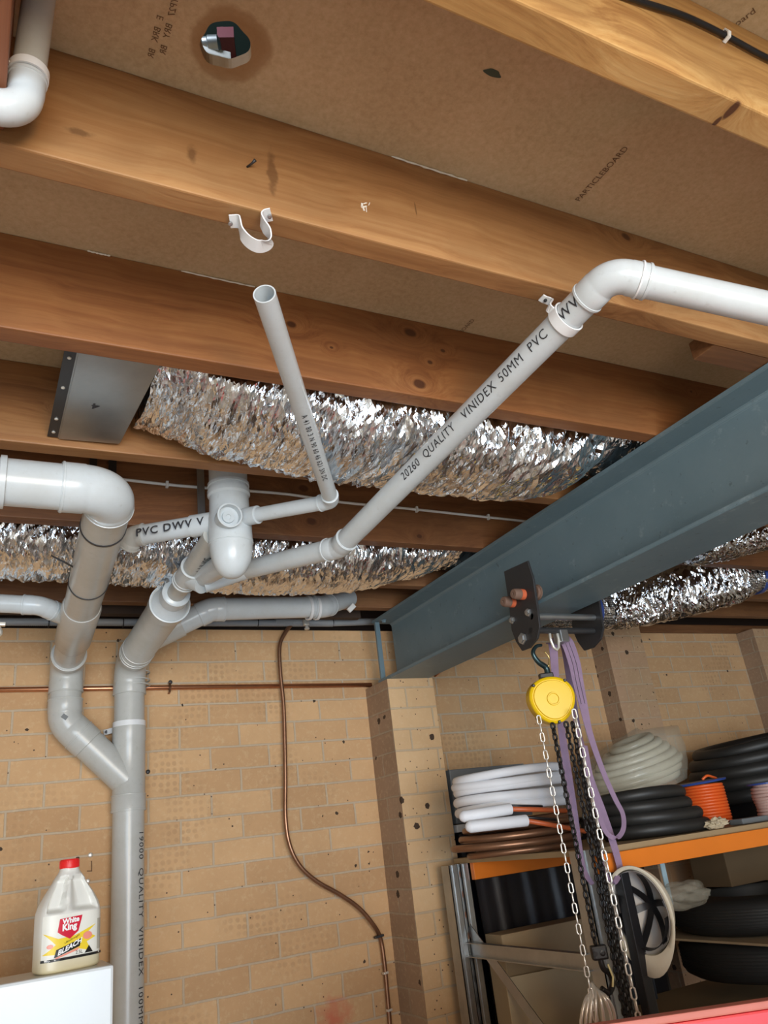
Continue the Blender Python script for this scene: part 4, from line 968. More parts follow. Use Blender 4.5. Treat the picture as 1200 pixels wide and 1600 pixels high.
sl = thing('lifting_sling', U(880,1000,Y=1.99), 'lavender webbing sling looped over the trolley bar and hanging beside the chains', 'lifting sling')
def strap(cps, wid, name='webbing', side=V(.9,-.42,0)):
    n = 6; P = spline([U(*c) if len(c) == 2 else U(c[0], c[1], Y=c[2]) for c in cps], n); m_ = len(P)
    W = []
    for i in range(m_):
        t = i/n; k = min(int(t), len(wid)-2); f = min(t-k, 1); W.append(wid[k]*(1-f)+wid[k+1]*f)
    bm = bmesh.new(); ribbon(bm, P, W, .003, side); return obj(name, bm, MLAV, sl, smooth=True, ang=40)
strap([(866,1003,2.03),(874,996,2.0),(886,1004,1.98),(897,1035,1.97),(903,1065,1.97),(911,1100,1.98),(920,1140,1.99),(931,1175,2.0),(946,1215,2.0),(962,1250,2.0),(973,1272,1.99),(974,1295,1.98),(964,1309,1.98),(949,1303,1.99),(938,1280,2.0),(929,1245,2.01),(920,1205,2.02),(913,1165,2.03)], [.03,.04,.042,.040,.036,.028,.020,.018,.016,.015,.014,.014,.014,.014,.015,.017,.02,.02])
strap([(858,1005,2.02),(864,1010,1.99),(868,1060,2.03),(874,1110,2.04),(880,1160,2.04),(888,1215,2.04),(896,1270,2.04),(903,1320,2.04),(912,1360,2.04),(926,1382,2.02)], [.022,.028,.024,.022,.024,.026,.026,.024,.018,.012])
strap([(872,1002,2.05),(882,1010,2.03),(893,1080,2.05),(905,1150,2.05),(922,1215,2.05),(940,1265,2.05),(955,1308,2.03),(966,1345,2.03),(968,1362,2.03),(960,1379,2.02),(948,1370,2.05),(938,1330,2.06)], [.02,.026,.022,.02,.022,.024,.022,.020,.018,.014,.014,.014])
for off in (-.006, .006):
    pts = spline([U(x, y, Y=Y) + V(.9,-.42,0).normalized()*off + V(-.5,-.8,0)*.0035 for x, y, Y in ((886,1004,1.98),(897,1035,1.97),(903,1065,1.97),(911,1100,1.98))], 6)
    obj('stitching', tube(pts, .0006, 5), MINK, sl)

# ---------------------------------------------------------------- storage rack
ZS = ZC-.106                                   # top of the shelf board
RX, RYF, RYB = 1.80, 2.07, 2.80
rk = thing('storage_rack', V(RX, RYF, 0), 'galvanised storage rack with orange beams in front of the brick wall', 'storage rack')
def upright(x0, y0, y1, ztop):
    bm = bmesh.new(); w_ = .086
    for a, b in ((0, .038), (.050, .088)):
        box(bm, (x0+a, y0, 0), (x0+a+.003, y1, ztop)); box(bm, (x0+b-.003, y0, 0), (x0+b, y1, ztop)); box(bm, (x0+a, y0, 0), (x0+b, y0+.003, ztop))
        box(bm, (x0+a+.012, y0-.004, 0), (x0+b-.012, y0, ztop), .001)
    box(bm, (x0+.038, y0+.02, 0), (x0+.050, y0+.023, ztop))
    return obj('upright', bm, MGALV, rk)
zt_ = U(720,1350,Y=RYB).z
upright(U(701,1352,Y=RYB-.0).x, RYB, RYB+.06, zt_)
upright(U(912,1352,Y=RYF).x, RYF, RYF+.06, ZS+.0)
ux0 = U(701,1352,Y=RYB).x
for k in range(12):
    z = zt_-.035-.07*k; bm = bmesh.new(); box(bm, (ux0+.040, RYB+.018, z-.010), (ux0+.048, RYB+.0195, z+.010), .001)
    obj('slot_clip', bm, MORG if k < 4 else MBLACK, rk)
XE = ux0+.10
obj('shelf_board', boxm((XE-.015, RYF+.012, ZS-.018), (4.2, RYB+.10, ZS), .001), MMDF, rk)
bm = bmesh.new(); box(bm, (XE-.01, RYF-.012, ZS-.072), (4.2, RYF+.012, ZS-.018), .002); obj('beam', bm, MORG, rk)
bm = bmesh.new(); box(bm, (XE-.01, RYB-.03, ZS-.078), (4.2, RYB-.006, ZS-.018), .002); obj('beam', bm, MORG, rk)
# end frame rungs
def rung(a, b, w_=.022):
    bm = bmesh.new(); d = (b-a).normalized(); ribbon(bm, [a, b], w_*2, .003, V(0,0,1)); 
    ribbon(bm, [a+V(-.012,0,w_), b+V(-.012,0,w_)], .024, .003, V(1,0,0)); ribbon(bm, [a+V(-.012,0,-w_), b+V(-.012,0,-w_)], .024, .003, V(1,0,0)); return obj('cross_brace', bm, MGALV, rk)
zr = U(756,1478,Y=RYB).z
rung(V(ux0+.045, RYB, zr), V(ux0+.045, RYF+.05, zr))
zq = U(748,1458,Y=RYB).z
bm = bmesh.new(); ribbon(bm, [V(ux0+.05, RYB, zq+.02), V(ux0+.05, RYF+.05, zq-.50)], .040, .003, V(0,.6,.8)); obj('diagonal_brace', bm, MGALV, rk)
obj('lower_shelf_board', boxm((XE-.015, RYF+.012, ZS-.64), (4.2, RYB+.10, ZS-.62)), MMDF, rk)

# coils on the shelf
def coil(name, label, cat, cen, loops, m, mats=None, group=None):
    """loops: (dx, dy, dz, R, r, tilt_x, tilt_y, squash)"""
    t = thing(name, cen, label, cat, group)
    for i, (dx, dy, dz, R, r, tx, ty, sq) in enumerate(loops):
        bm = bmesh.new(); ax = V(tx, ty, 1); torus(bm, cen+V(dx,dy,dz), ax, R, r, 72, 14, wob=.002, squash=sq, ph=i)
        obj('turn', bm, mats[i] if mats else m, t, smooth=True)
    return t
def Zs(px, py, Y): return U(px, py, Y=Y).z-ZS
# black film and grey tub behind the rack end
t = thing('black_wrapped_pallet', V(2.1, 3.0, 0), 'glossy black film wrapped load standing against the wall under the shelf', 'wrapped load')
bm = bmesh.new(); box(bm, (1.80, 2.93, 0), (2.75, 3.12, ZS+.09), .02); obj('film_wrap', bm, MBLKGL, t)
t = thing('grey_plastic_tub', V(1.9, 3.0, ZS+.1), 'grey plastic tub with a white rim strip behind the white coil', 'tub')
obj('shell', boxm((1.81, 2.95, ZS+.125), (2.20, 3.11, U(700,1203,Y=2.95).z), .004), MGREY, t)
obj('rim', boxm((1.805, 2.945, ZS+.093), (2.205, 3.115, ZS+.122), .002), MWHITE, t)
# white insulated pair coils
wx = V(2.02, 2.46, ZS)
Rw = .36
cw = V(U(828,1240,Y=2.46).x-.045, 2.60, 0)
def yz(py, Y): return U(800, py, Y=Y).z
Yf = 2.32
t = coil('copper_tube_coil', 'stack of dull brown copper tube coils on the orange shelf, below the white ones', 'copper coil', V(cw.x, 2.50, ZS),
     [(.01,0,.013,.210,.011,0,0,.8),(.02,0,.016,.185,.011,0,0,.8),(-.02,0,.038,.238,.012,.01,0,.8),(.0,0,.064,.222,.0125,.01,.0,.8),(.01,0,.090,.214,.0115,.03,.02,.8),(.03,0,.105,.200,.010,-.04,.0,.8)], MCOPB)
zc = .130
t = thing('insulated_tube_coil', V(cw.x, 2.5, ZS+zc), 'coil of copper tube in white foam insulation on the shelf beside the pier', 'insulated coil')
loops = [(0,.158,.222,.0165,.0),(.0,.190,.222,.0165,0),(.002,.224,.218,.0165,.04),(.0,.240,.222,.016,-.02),(-.0,.266,.215,.0155,.03)]
for i, (dx, dz, R, r, ty) in enumerate(loops):
    bm = bmesh.new(); torus(bm, V(cw.x+dx, 2.50, ZS+dz), V(.0,ty,1), R, r, 72, 16, squash=.72, wob=.003, ph=i); obj('turn', bm, MWFOAM, t, smooth=True)
for (xa, xb, y_, col_, Y_) in ((718, 797, 1273, 1, 2.33), (728, 822, 1291, 1, 2.30)):
    a = U(xa+6, y_+(3 if xa < 720 else 1), Y=Y_); b = U(xb, y_-9, Y=Y_-.03)
    bm = bmesh.new(); sweep(bm, [a-V(.014,0,0), a-V(.008,0,0), a, a.lerp(b,.5)+V(0,-.01,.0), b], [.006,.014,.0185,.0185,.0185], 20); obj('insulated_end', bm, MWFOAM, t, smooth=True, ang=50)
    e = U(xb+92, y_-6 if xa < 720 else y_+8, Y=Y_-.02); obj('tube_end', tube([b, b.lerp(e,.5)+V(0,0,.001), e], .008, 12), MCORG, t, smooth=True)
    e2 = U(xb+50, y_-13 if xa < 720 else y_-10, Y=Y_-.02); obj('small_tube_end', tube([b+V(0,0,.010), e2], .0045, 10), MBLACK, t, smooth=True)
# clear tubing
cx = U(1000,1190,Y=2.55)
t = thing('clear_tubing_coil', V(cx.x, 2.55, ZS+.18), 'clear plastic tubing coil in film, leaning on the black coil beside the sling', 'tubing coil')
for i in range(7):
    bm = bmesh.new(); torus(bm, V(cx.x-.03+.006*i, 2.58, ZS+.195+.026*i), V(-.18-.02*i,-.03,1), .215-.014*abs(i-2)-.002*i*i, .0175, 64, 12, squash=.85); obj('turn', bm, MCLR, t, smooth=True)
bm = bmesh.new(); prev = None; nn = 56
for k in range(13):
    f = k/12; zc_ = .165+.215*f; R = .235*(1-.10*(2*f-1)**2) if f < .85 else .235*(1-.10)*(1-(f-.85)*4.5)
    row = []
    for j in range(nn):
        th = 2*PI*j/nn; rr = R*(1+.035*noise.noise(Vector((math.cos(th)*3, math.sin(th)*3, f*7)))) 
        row.append(bm.verts.new(V(cx.x-.01+rr*math.cos(th), 2.58+rr*.86*math.sin(th), ZS+zc_+.10*f*(rr*math.cos(th)/.2)*.3+.17*math.cos(th)*rr)))
    if prev:
        for j in range(nn): bm.faces.new((prev[j], prev[(j+1)%nn], row[(j+1)%nn], row[j]))
    prev = row
top_ = bm.verts.new(U(995,1137,Y=2.55))
for j in range(nn): bm.faces.new((prev[j], prev[(j+1)%nn], top_))
obj('film_wrap', bm, MFILM, t, smooth=True)
# black insulation coil in front
kx = U(1012,1270,Y=2.31)
coil('black_foam_coil', 'grey black foam insulation coil on the shelf between sling and orange reel', 'foam coil', V(kx.x, 2.30, ZS),
     [(.015,0,.023,.190,.023,0,0,.78),(0,.01,.024,.145,.022,0,0,.78),(.005,0,.063,.178,.0225,.02,0,.78),(-.015,.01,.100,.170,.022,.03,.0,.78),(-.02,.01,.134,.160,.0215,.03,.06,.78)], MRUB)
# big black coil at the right
bx = U(1170,1180,Y=2.62)
coil('black_foam_coil', 'large black foam insulation coil at the right edge on top of the shelf load', 'foam coil', V(bx.x+.12, 2.68, ZS),
     [(.0,0,.105,.33,.03,-.05,0,.8),(0,0,.160,.33,.03,-.06,0,.8),(.0,0,.215,.33,.03,-.08,0,.8),(.01,0,.268,.325,.029,-.10,0,.8),(.03,0,.318,.31,.028,-.12,0,.8)], MRUB)
t = thing('black_crate', V(bx.x+.12, 2.68, ZS), 'low black crate under the large black coil at the right', 'crate')
obj('body', boxm((bx.x-.12, 2.45, ZS+.001), (bx.x+.42, 2.86, ZS+.072), .006), MBLACK, t)
# orange reel
ox = U(1103,1258,Y=2.40)
t = thing('cord_reel', V(ox.x, 2.40, ZS), 'reel of bright orange cord with a blue flange on the shelf', 'cord reel')
n_ = 13
for i in range(n_):
    bm = bmesh.new(); torus(bm, V(ox.x, 2.40, ZS+.014+.0112*i), V(0,0,1), .080-.002*(abs(i-6) > 5), .0058, 48, 10); obj('cord_turn', bm, MHOSE, t, smooth=True)
bm = bmesh.new(); lathe(bm, V(ox.x, 2.40, ZS+.005), V(0,0,1), [(0,.066),(.150,.066)], 32); obj('core', bm, MHOSE, t)
bm = bmesh.new(); lathe(bm, V(ox.x-.01, 2.40, ZS+.160), V(-.06,0,1), [(0,.03),(0,.106),(.005,.108),(.008,.106),(.008,.03)], 48); obj('flange', bm, MBLUE, t, smooth=True, ang=40)
bm = bmesh.new(); lathe(bm, V(ox.x, 2.40, ZS+.001), V(0,0,1), [(0,.085),(.006,.085)], 48); obj('flange', bm, MBLACK, t)
obj('loose_cord', tube(spline([V(ox.x-.05,2.34,ZS+.172), V(ox.x-.03,2.33,ZS+.184), V(ox.x+.01,2.34,ZS+.178), V(ox.x+.04,2.35,ZS+.172)], 5), .005, 8), MHOSE, t, smooth=True)
# pink reel
px_ = U(1206,1250,Y=2.2)
t = thing('cord_reel', V(px_.x, 2.2, ZS), 'reel of pale pink cord at the right edge of the shelf', 'cord reel')
for i in range(9):
    bm = bmesh.new(); torus(bm, V(px_.x, 2.2, ZS+.022+.011*i), V(.03*math.sin(i),.02*math.cos(2*i),1), .060-.003*math.sin(i*.8), .0065, 40, 8); obj('cord_turn', bm, MPINK, t, smooth=True)
bm = bmesh.new(); lathe(bm, V(px_.x, 2.2, ZS+.002), V(0,0,1), [(0,.055),(.125,.055)], 32); obj('core', bm, MPINK, t)
bm = bmesh.new(); lathe(bm, V(px_.x, 2.2, ZS+.126), V(0,0,1), [(0,.078),(.006,.078)], 40); obj('flange', bm, MBLUE, t)
# crumpled rag
q = U(1128,1292,Y=2.11); bm = bmesh.new(); bmesh.ops.create_icosphere(bm, subdivisions=4, radius=1)
for v in bm.verts:
    d = 1+.55*noise.noise(v.co*2.1)+.3*noise.noise(v.co*6); v.co = V(v.co.x*.048*d, v.co.y*.022*d, v.co.z*.017*d) + V(q.x, q.y+.02, ZS+.017)
for v in bm.verts: v.co.z = max(v.co.z, ZS+.001)
tag(obj('crumpled_rag', bm, plain('cream_rag', (0.55,0.45,0.30), 0.9)), 'crumpled cream rag in front of the orange reel on the shelf edge', 'rag')
q = U(1150,1285,Y=2.16); bm = bmesh.new(); box(bm, (q.x, 2.13, ZS+.001), (q.x+.14, 2.19, ZS+.02), .004)
tag(obj('grey_tool_case', bm, MGREY), 'flat dark grey case on the shelf between the two cord reels', 'case')

# below the shelf
def sheet(name, cps, wid, th, side, m, label, cat):
    bm = bmesh.new(); ribbon(bm, spline(cps, 6), wid, th, side); return tag(obj(name, bm, m, smooth=True, ang=35), label, cat)
t = thing('cardboard_box', U(860,1500,Y=2.5), 'tan cardboard box standing on the lower shelf behind the rack brace', 'cardboard box')
zc1 = U(790,1460,Y=2.68).z
bm = bmesh.new(); box(bm, (U(783,1460,Y=2.68).x, 2.68, ZS-.619), (U(783,1460,Y=2.68).x+.46, 2.79, zc1), .004); obj('carton', bm, MCARD, t)
bm = bmesh.new(); zc2 = U(800,1528,Y=2.62).z; x_ = U(790,1530,Y=2.62).x
poly = [V(x_+.44*k/10, 2.62-.03*math.sin(PI*k/10), 0) for k in range(11)]
prev = None
for p in poly:
    row = [bm.verts.new((p.x, p.y, ZS-.619)), bm.verts.new((p.x, p.y, zc2+.004)), bm.verts.new((p.x, p.y+.004, zc2+.004)), bm.verts.new((p.x, p.y+.004, ZS-.619))]
    if prev:
        for k in range(4): bm.faces.new((prev[k], prev[(k+1)%4], row[(k+1)%4], row[k]))
    else: bm.faces.new(row)
    prev = row
bm.faces.new(prev[::-1])
tag(obj('cardboard_sheet', bm, MCARDL, smooth=True, ang=40), 'pale curved cardboard sheet standing in front of the tan cardboard box', 'cardboard sheet')
# black film hanging under the shelf, at the back
bm = bmesh.new(); x0, x1 = U(747,1400,Y=2.82).x, U(905,1400,Y=2.82).x+.30; prev = None
for k in range(81):
    f = k/80; x = x0+(x1-x0)*f; y = 2.82+.005*math.sin(f*34)+.003*math.sin(f*71+1)
    row = [bm.verts.new(p) for p in ((x, y, ZS-.618), (x, y-.01, ZS-.30), (x, y, ZS-.082), (x, y+.004, ZS-.082), (x, y-.006, ZS-.30), (x, y+.004, ZS-.618))]
    if prev:
        for j in range(6): bm.faces.new((prev[j], prev[(j+1)%6], row[(j+1)%6], row[j]))
    else: bm.faces.new(row)
    prev = row
bm.faces.new(prev[::-1])
tag(obj('black_film_sheet', bm, MBLKGL, smooth=True, ang=50), 'glossy black film hanging in folds under the left end of the shelf', 'film sheet')
# tyres
def tyre(c, R, h, label):
    t = thing('rubber_tyre', c, label, 'tyre'); bm = bmesh.new()
    prof = [(0,R*.62),(0,R*.9),(h*.12,R*.98),(h*.3,R),(h*.7,R),(h*.88,R*.98),(h,R*.9),(h,R*.62),(h*.9,R*.60),(h*.1,R*.60)]
    axis = V(0,0,1); a, b = V(1,0,0), V(0,1,0); rings = []
    for d, r in prof: rings.append([bm.verts.new(c + V(r*math.cos(2*PI*k/72), r*math.sin(2*PI*k/72), d)) for k in range(72)])
    for i in range(len(rings)):
        A, B = rings[i], rings[(i+1)%len(rings)]
        for k in range(72): bm.faces.new((A[k], A[(k+1)%72], B[(k+1)%72], B[k]))
    obj('casing', bm, MRUB2, t, smooth=True, ang=50)
    bm = bmesh.new()
    for q in range(7): torus(bm, c+V(0,0,h*(.25+.5*q/6)), V(0,0,1), R, .0022, 96, 6)
    obj('tread_rib', bm, MRUB2, t, smooth=True)
MRUB2 = plain('tyre_rubber', (0.014,0.014,0.013), 0.6)
ty = U(1150,1450,Y=2.12)
tz1 = U(1150,1488,Y=2.15).z; tz0 = U(1130,1425,Y=2.15).z
TC = V(U(1175,1450,Y=2.55).x, 2.50, 0)
tyre(V(TC.x, 2.46, tz1), .36, tz0-tz1, 'upper black ribbed rubber ring on a cardboard sheet behind the hard hat')
tyre(V(TC.x, 2.46, tz1-.020-(tz0-tz1)*1.1), .36, (tz0-tz1)*1.1, 'lower black ribbed rubber ring below the cardboard sheet')
obj_ = boxm((TC.x-.37, 2.08, tz1-.014), (TC.x+.5, 2.78, tz1-.006), .001)
tag(obj('cardboard_divider', obj_, MCARD), 'flat cardboard sheet lying between the two black rings', 'cardboard sheet')
bm = bmesh.new(); q = U(1085,1418,Y=2.3); bmesh.ops.create_icosphere(bm, subdivisions=4, radius=1)
for v in bm.verts:
    d = 1+.35*noise.noise(v.co*1.6)+.16*noise.noise(v.co*4); v.co = V(v.co.x*.15*d, v.co.y*.07*d, v.co.z*.042*d) + V(q.x, 2.36, tz0+.048)
tag(obj('clear_plastic_bag', bm, MFILM, smooth=True), 'crumpled clear plastic bag on the upper black ring beside the hard hat', 'plastic bag')
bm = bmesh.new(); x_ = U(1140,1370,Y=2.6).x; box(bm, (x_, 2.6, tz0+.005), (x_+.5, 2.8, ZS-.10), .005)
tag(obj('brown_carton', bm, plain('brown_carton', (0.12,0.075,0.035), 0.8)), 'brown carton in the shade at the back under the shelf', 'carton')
bm = bmesh.new(); a = U(1035,1350,Y=2.45); b = U(1045,1400,Y=2.45); ribbon(bm, [V(a.x,2.45,ZS-.018), V(a.x-.004,2.45,b.z-.03)], .022, .004, V(1,0,0))
tag(obj('pale_blue_strip', bm, plain('pale_blue', (0.45,0.62,0.70), 0.5)), 'pale blue strip hanging under the shelf behind the hard hat', 'strip')
# dark channel
bm = bmesh.new(); a, b = U(972,1398,Y=2.03), U(1020,1600,Y=2.03); a2 = V(a.x, 2.03, ZS-.08); 
box(bm, (a.x-.002, 2.015, 0.6), (a.x+.032, 2.05, ZS-.075), .003)
tag(obj('black_channel', bm, MBLACK), 'black channel standing upright left of the hard hat', 'channel')

# hard hat hanging
hh = U(1000, 1425, Y=1.99)
hat = thing('hard_hat', hh, 'cream hard hat hanging open side out under the shelf', 'hard hat')
an = V(.90, .32, .12).normalized(); al = V(.06, 0, 1); al = (al-an*al.dot(an)).normalized(); aw = an.cross(al)
def hp(u, v_, w_): return hh + al*u + aw*v_ + an*w_
def shell(s, inner=False):
    bm = bmesh.new(); rows = []; A, B, H_ = .118*s, .090*s, .108*s
    for i in range(15):
        t = PI/2*i/14; rows.append([(A*math.cos(t)*math.cos(p), B*math.cos(t)*math.sin(p), H_*math.sin(t)) for p in [2*PI*k/48 for k in range(48)]])
    if not inner:
        rim = []
        for k in range(48):
            p = 2*PI*k/48; fl = .010 + (.045*max(0, -math.cos(p))**2.2); rim.append((( A+fl)*math.cos(p), (B+.010+fl*.2)*math.sin(p), -.004-.010*max(0,-math.cos(p))))
        rows = [rim] + rows
    prev = None
    for r in rows:
        if r is rows[-1]:
            c = bm.verts.new(hp(*r[0]))
            for k in range(48): bm.faces.new((prev[k], prev[(k+1)%48], c))
            break
        cur = [bm.verts.new(hp(*q)) for q in r]
        if prev:
            for k in range(48): bm.faces.new((prev[k], prev[(k+1)%48], cur[(k+1)%48], cur[k]))
        prev = cur
    return bm
o = obj('shell', shell(1), MHAT, hat, smooth=True, ang=60); md = o.modifiers.new('s', 'SOLIDIFY'); md.thickness = .003; md.offset = 1
obj('lining', shell(.965, True), MHATI, hat, smooth=True)
for ang_ in (20, 80, 140):
    t0_ = math.radians(ang_); pts = []
    for k in range(13):
        s_ = -1+2*k/12; pts.append(hp(.108*s_*math.cos(t0_), .082*s_*math.sin(t0_), .078*(1-s_*s_)+.002))
    bm = bmesh.new(); ribbon(bm, pts, .019, .002, an.cross((pts[-1]-pts[0]).normalized())); obj('harness_strap', bm, MBLACK, hat, smooth=True, ang=40)
bm = bmesh.new(); pts = [hp(.102*math.cos(p), .077*math.sin(p), .004) for p in [PI*(.55+1.1*k/24) for k in range(25)]]; ribbon(bm, pts, .022, .002, an); obj('headband', bm, MBLACK, hat, smooth=True, ang=40)

# bunch of pale cords at the bottom of the hoist
t = thing('cord_bundle', U(930,1560,Y=1.93), 'bunch of silvery cords hanging beside the hoist hook', 'cord bundle')
for k, (xa, xb, yb) in enumerate(((925,915,1600),(927,922,1605),(929,932,1605),(932,944,1598),(934,955,1590),(938,960,1585),(924,908,1595))):
    pts = spline([U(xa, 1535+3*k, Y=1.95), U((xa+xb)/2, 1560, Y=1.93), U(xb, yb, Y=1.93), U(xb+2, yb+50, Y=1.94)], 5)
    obj('cord', tube(pts, .0045, 8), MCHR, t, smooth=True)

# red cabinet edge in the foreground
ra, rb = U(880,1604,Z=-.35), U(1200,1557,Z=-.35); dx = (rb-ra).normalized(); nx = V(dx.y,-dx.x,0)
t = thing('red_metal_cabinet', V((ra+rb).x/2, (ra+rb).y/2, 0), 'glossy red metal panel edge at the bottom right corner', 'cabinet')
mid = (ra+rb)/2+dx*.2
bm = bmesh.new(); obox(bm, V(mid.x, mid.y, .668)+nx*.013, dx, nx, V(0,0,1), .75, .0125, .668, .004); obj('body', bm, MRED, t)
bm = bmesh.new(); obox(bm, V(mid.x, mid.y, 1.343)+nx*.013, dx, nx, V(0,0,1), .752, .0135, .0065, .003); obj('top_edge', bm, MREDE, t)

# white appliance and bleach bottle
AP = U(178,1507,Y=2.33); apz = AP.z
t = thing('white_appliance', V(AP.x-.3, 2.42, 0), 'white enamelled appliance at the bottom left, the bleach bottle on its top', 'appliance')
obj('cabinet', boxm((AP.x-.62, 2.33, 0), (AP.x, 2.515, apz), .007), MENAM, t)
for q in ((AP.x-.58,), (AP.x-.04,)): obj('foot', boxm((q[0]-.02, 2.36, -.0), (q[0]+.02, 2.40, .004)), MBLACK, t)
bc = U(106, 1500, Y=2.41); bcx = U(104, 1516, Y=2.40).x
bt = thing('bleach_bottle', V(bcx, 2.415, apz), 'white plastic bleach bottle with red cap and yellow label', 'bottle')
HB = U(105, 1347, Y=2.415).z - apz; WB = .078; DB = .050
rotb = Matrix.Rotation(.28, 3, 'Z'); bo = V(bcx, 2.415, apz)
profb = [(0,.90),(.012,.97),(.03,1.0),(.50,1.0),(.54,.985),(.60,.93),(.68,.80),(.76,.64),(.84,.48),(.895,.36),(.92,.31),(.94,.30),(.955,.30)]
def bsc(h):
    for i in range(len(profb)-1):
        if profb[i][0] <= h <= profb[i+1][0]:
            f = (h-profb[i][0])/(profb[i+1][0]-profb[i][0]); return profb[i][1]*(1-f)+profb[i+1][1]*f
    return .30
def bsurf(th, h, out=0.0):
    s = bsc(h); e = 2/(3.4 if h < .55 else 3.4-1.4*(h-.55)/.45); c, sn = math.cos(th), math.sin(th)
    wx_ = WB*s; wy_ = DB*min(1, s*1.02) if s > .5 else DB*s*1.35
    wy_ = max(wy_, .023)
    x = wx_*abs(c)**e*(1 if c >= 0 else -1); y = wy_*abs(sn)**e*(1 if sn >= 0 else -1)
    # grip recesses
    if .52 < h < .93:
        u_ = x/(WB*s+1e-6)
        for uc, uw in ((.38, .42), (-.62, .28)):
            k = 1-((u_-uc)/uw)**2; k2 = 1-((h-.70)/(.17))**2
            if k > 0 and k2 > 0 and y < 0: y *= 1-.55*min(1, 3*k)*min(1, 2.5*k2)
    p = V(x, y, h*HB); 
    if out: p = p + V(c*out, sn*out, 0)
    return bo + rotb @ p
bm = bmesh.new(); prev = None; nn = 96; hs = [k/70*.955 for k in range(71)]
for h in hs:
    row = [bm.verts.new(bsurf(2*PI*k/nn, h)) for k in range(nn)]
    if prev:
        for k in range(nn): bm.faces.new((prev[k], prev[(k+1)%nn], row[(k+1)%nn], row[k]))
    else: bm.faces.new(row[::-1])
    prev = row
bm.faces.new(prev)
mb, nt, b = newmat('milky_bottle'); v = pos(nt); s_ = N(nt, 'ShaderNodeSeparateXYZ'); L(nt, v, s_.inputs[0])
zz_ = math_(nt, 'ADD', s_.outputs[2], math_(nt, 'MULTIPLY', noise_(nt, v, 12, 2), .004))
cc = N(nt, 'ShaderNodeMapRange'); L(nt, zz_, cc.inputs[0]); cc.inputs[1].default_value = apz; cc.inputs[2].default_value = apz+.09; 
L(nt, mix(nt, cc.outputs[0], (0.62,0.52,0.30), (0.74,0.73,0.68)), b.inputs['Base Color']); b.inputs['Roughness'].default_value = .35
obj('bottle_body', bm, mb, bt, smooth=True, ang=60)
bm = bmesh.new(); cz_ = bo+V(0,0,HB*.935); 
lathe(bm, cz_, V(0,0,1), [(0,.020),(.0,.0235),(.003,.0245),(.020,.0245),(.023,.022)], 40)
for k in range(40):
    a = 2*PI*k/40; q = cz_+V(.0243*math.cos(a), .0243*math.sin(a), .011); obox(bm, q, V(math.cos(a),math.sin(a),0), V(-math.sin(a),math.cos(a),0), V(0,0,1), .0008, .0009, .008)
obj('cap', bm, plain('red_cap', (0.75,0.02,0.02), 0.4), bt, smooth=True, ang=40)
# label painted as separate thin pieces: u across the front (-1..1), h fraction of height
def bl(u, h, out=.0008):
    x = u*.97; th = -math.acos(max(-1, min(1, (abs(x)**(3.4/2))*(1 if x >= 0 else -1)))); return bsurf(th, h, out)
def patch(poly, m, name, out, nsub=3):
    bm = bmesh.new(); vs = [bm.verts.new((x, y, 0)) for x, y in poly]; bm.faces.new(vs)
    bmesh.ops.triangulate(bm, faces=bm.faces[:])
    for _ in range(nsub): bmesh.ops.subdivide_edges(bm, edges=[e for e in bm.edges if e.calc_length() > .05], cuts=1)
    bmesh.ops.triangulate(bm, faces=[f for f in bm.faces if len(f.verts) > 4])
    for v in bm.verts: v.co = bl(v.co.x, v.co.y, out)
    return obj(name, bm, m, LBL)
LBL = None
bm = bmesh.new(); gx_ = 30; gy_ = 10; grid = [[bm.verts.new(bl(-.985+1.97*i/gx_, .115+.40*j/gy_, .0006)) for i in range(gx_+1)] for j in range(gy_+1)]
for j in range(gy_):
    for i in range(gx_): bm.faces.new((grid[j][i], grid[j][i+1], grid[j+1][i+1], grid[j+1][i]))
LBL = obj('paper_label', bm, plain('label_white', (0.80,0.79,0.72), 0.45), bt, smooth=True)
MY_ = plain('label_yellow', (0.85,0.62,0.03), 0.45); MR_ = plain('label_red', (0.62,0.01,0.04), 0.4); MW_ = plain('label_white_ink', (0.9,0.9,0.9), 0.4); MK_ = plain('label_black', (0.01,0.01,0.01), 0.4); MO_ = plain('label_coral', (0.85,0.30,0.22), 0.4)
patch([(-.97,.36),(-.55,.30),(.0,.31),(.72,.385),(.40,.315),(.72,.27),(.40,.235),(.55,.15),(.05,.19),(-.45,.16),(-.97,.17),(-.62,.25)], MY_, 'yellow_burst', .0012)
patch([(-.52,.475),(.22,.485),(.20,.455),(.10,.345),(-.18,.285),(-.45,.33),(-.58,.36)], MR_, 'red_shield', .0018)
patch([(-.66,.135),(-.60,.205),(.22,.275),(.16,.205)], MK_, 'black_banner', .0018)
patch([(-.64,.122),(-.62,.137),(.16,.20),(.10,.175)], MO_, 'coral_stripe', .0020)
patch([(-.98,.105),(-.98,.128),(.98,.128),(.98,.105)], MK_, 'black_band', .0030)
patch([(.33,.135),(.62,.135),(.475,.20)], MK_, 'black_triangle', .0018)
for cxx, cyy, rr in ((.42,.29,.16), (-.78,.24,.09)):
    patch([(cxx+rr*math.cos(a), cyy+rr*.22*math.sin(a)) for a in [2*PI*k/16 for k in range(16)]], MO_, 'coral_roundel', .0019, 1)
KU = HB/WB   # text aspect: u unit = WB metres, h unit = HB metres
def lab_text(s, u0, h0, size, slope, m, out=.0024, bold=0.0, sk=0.0):
    def fn(x, y): return bl(u0 + (x+sk*y)/WB*1.0, h0 + (y + slope*x)/HB, out)
    text_obj(s, size, fn, m, LBL, 'label_lettering', bold)
lab_text('White', -.43, .425, .0165, .06, MW_, bold=.0007)
lab_text('King', -.44, .365, .0205, .06, MW_, bold=.0009)
lab_text('BLEACH', -.56, .152, .0165, .36, MW_, bold=.0006, sk=.2)
lab_text('2.5L', .02, .14, .011, .0, MK_)
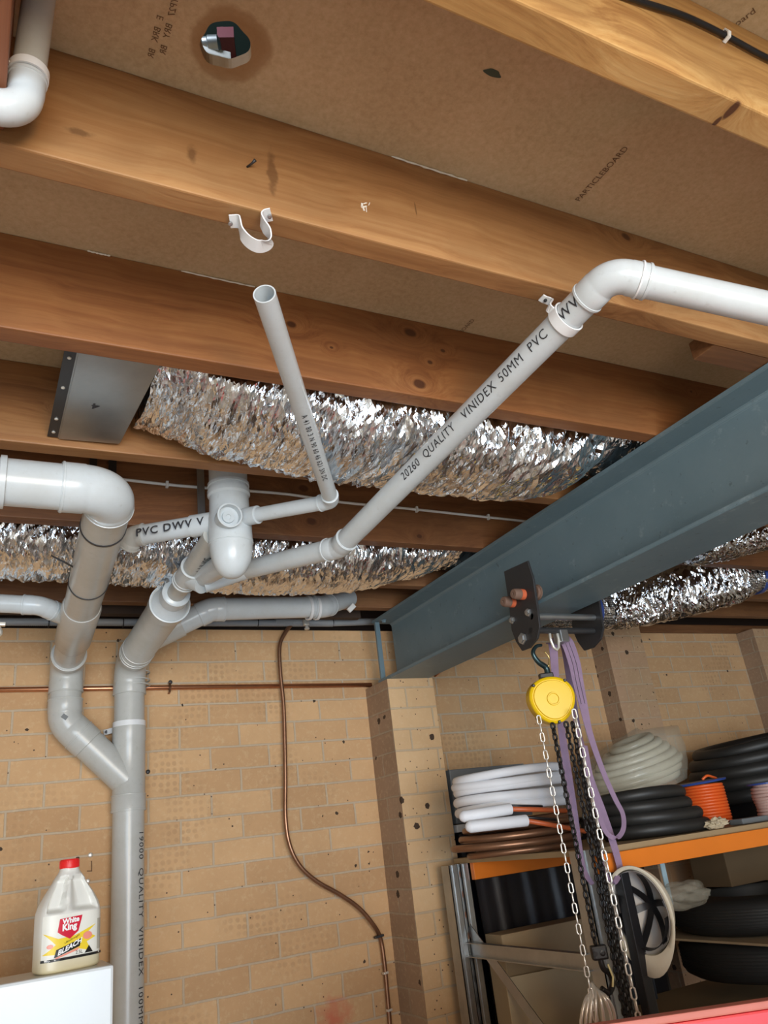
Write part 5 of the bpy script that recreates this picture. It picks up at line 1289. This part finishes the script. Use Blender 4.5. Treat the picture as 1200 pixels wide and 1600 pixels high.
lab_text('DANGEROUS POISON', -.9, .109, .0055, .0, MW_)
lab_text('UltraStrength', -.35, .245, .007, .36, MK_)
patch([(.78,.15),(.95,.15),(.95,.43),(.78,.43)], plain('label_print_grey', (0.48,0.45,0.38), 0.5), 'small_print_panel', .0012)

# wall anchors and bolt holes
for k, (px, py, lb) in enumerate(((141,1336,'upper round wall screw above the bleach bottle'), (137,1377,'lower round wall screw beside the bleach bottle'), (266,1066,'small dark wall plug right above the copper pipe'), (231,1206,'small dark wall plug right of the drain wye'))):
    bm = bmesh.new(); q = U(px, py, Y=YW-.001); lathe(bm, q, V(0,-1,0), [(0,.008),(.004,.008),(.006,.005),(.0062,.002)], 14)
    tag(obj('wall_screw', bm, MCHR if k < 2 else MDARKM, smooth=True, ang=40), lb, 'screw')
bm = bmesh.new(); a, b = U(143,1345,Y=YW-.003), U(143,1361,Y=YW-.003); ribbon(bm, [a, b], .003, .002, V(1,0,0)); q1, q2 = U(136,1361,Y=YW-.003), U(144,1361,Y=YW-.003); ribbon(bm, [q1, q2], .003, .002, V(0,0,1))
tag(obj('wire_scratch', bm, MINKB), 'small hooked wire on the brick between two wall screws', 'wire')
# assumed lamp bodies, added unseen behind the viewer to go with the lights
for nm, p, s_, lb in (('assumed_strip_lamp', V(.3,-1.9,2.57), (.62,.06,.03), 'assumed white strip lamp under the joists, unseen behind the viewer'), ('assumed_work_lamp', V(.25,-1.80,1.35), (.27,.03,.03), 'assumed work lamp standing unseen behind the viewer')):
    bm = bmesh.new(); box(bm, (p.x-s_[0], p.y-s_[1], p.z-.0), (p.x+s_[0], p.y+s_[1], p.z+.029), .004)
    if nm == 'assumed_work_lamp': box(bm, (p.x-.03, p.y-.02, 0), (p.x+.03, p.y+.02, p.z)); box(bm, (p.x-.27, p.y-.03, p.z+.029), (p.x+.27, p.y+.01, p.z+.78)); box(bm, (p.x-.25, p.y-.25, 0), (p.x+.25, p.y+.25, .03))
    tag(obj(nm, bm, MWHITE), lb, 'lamp')
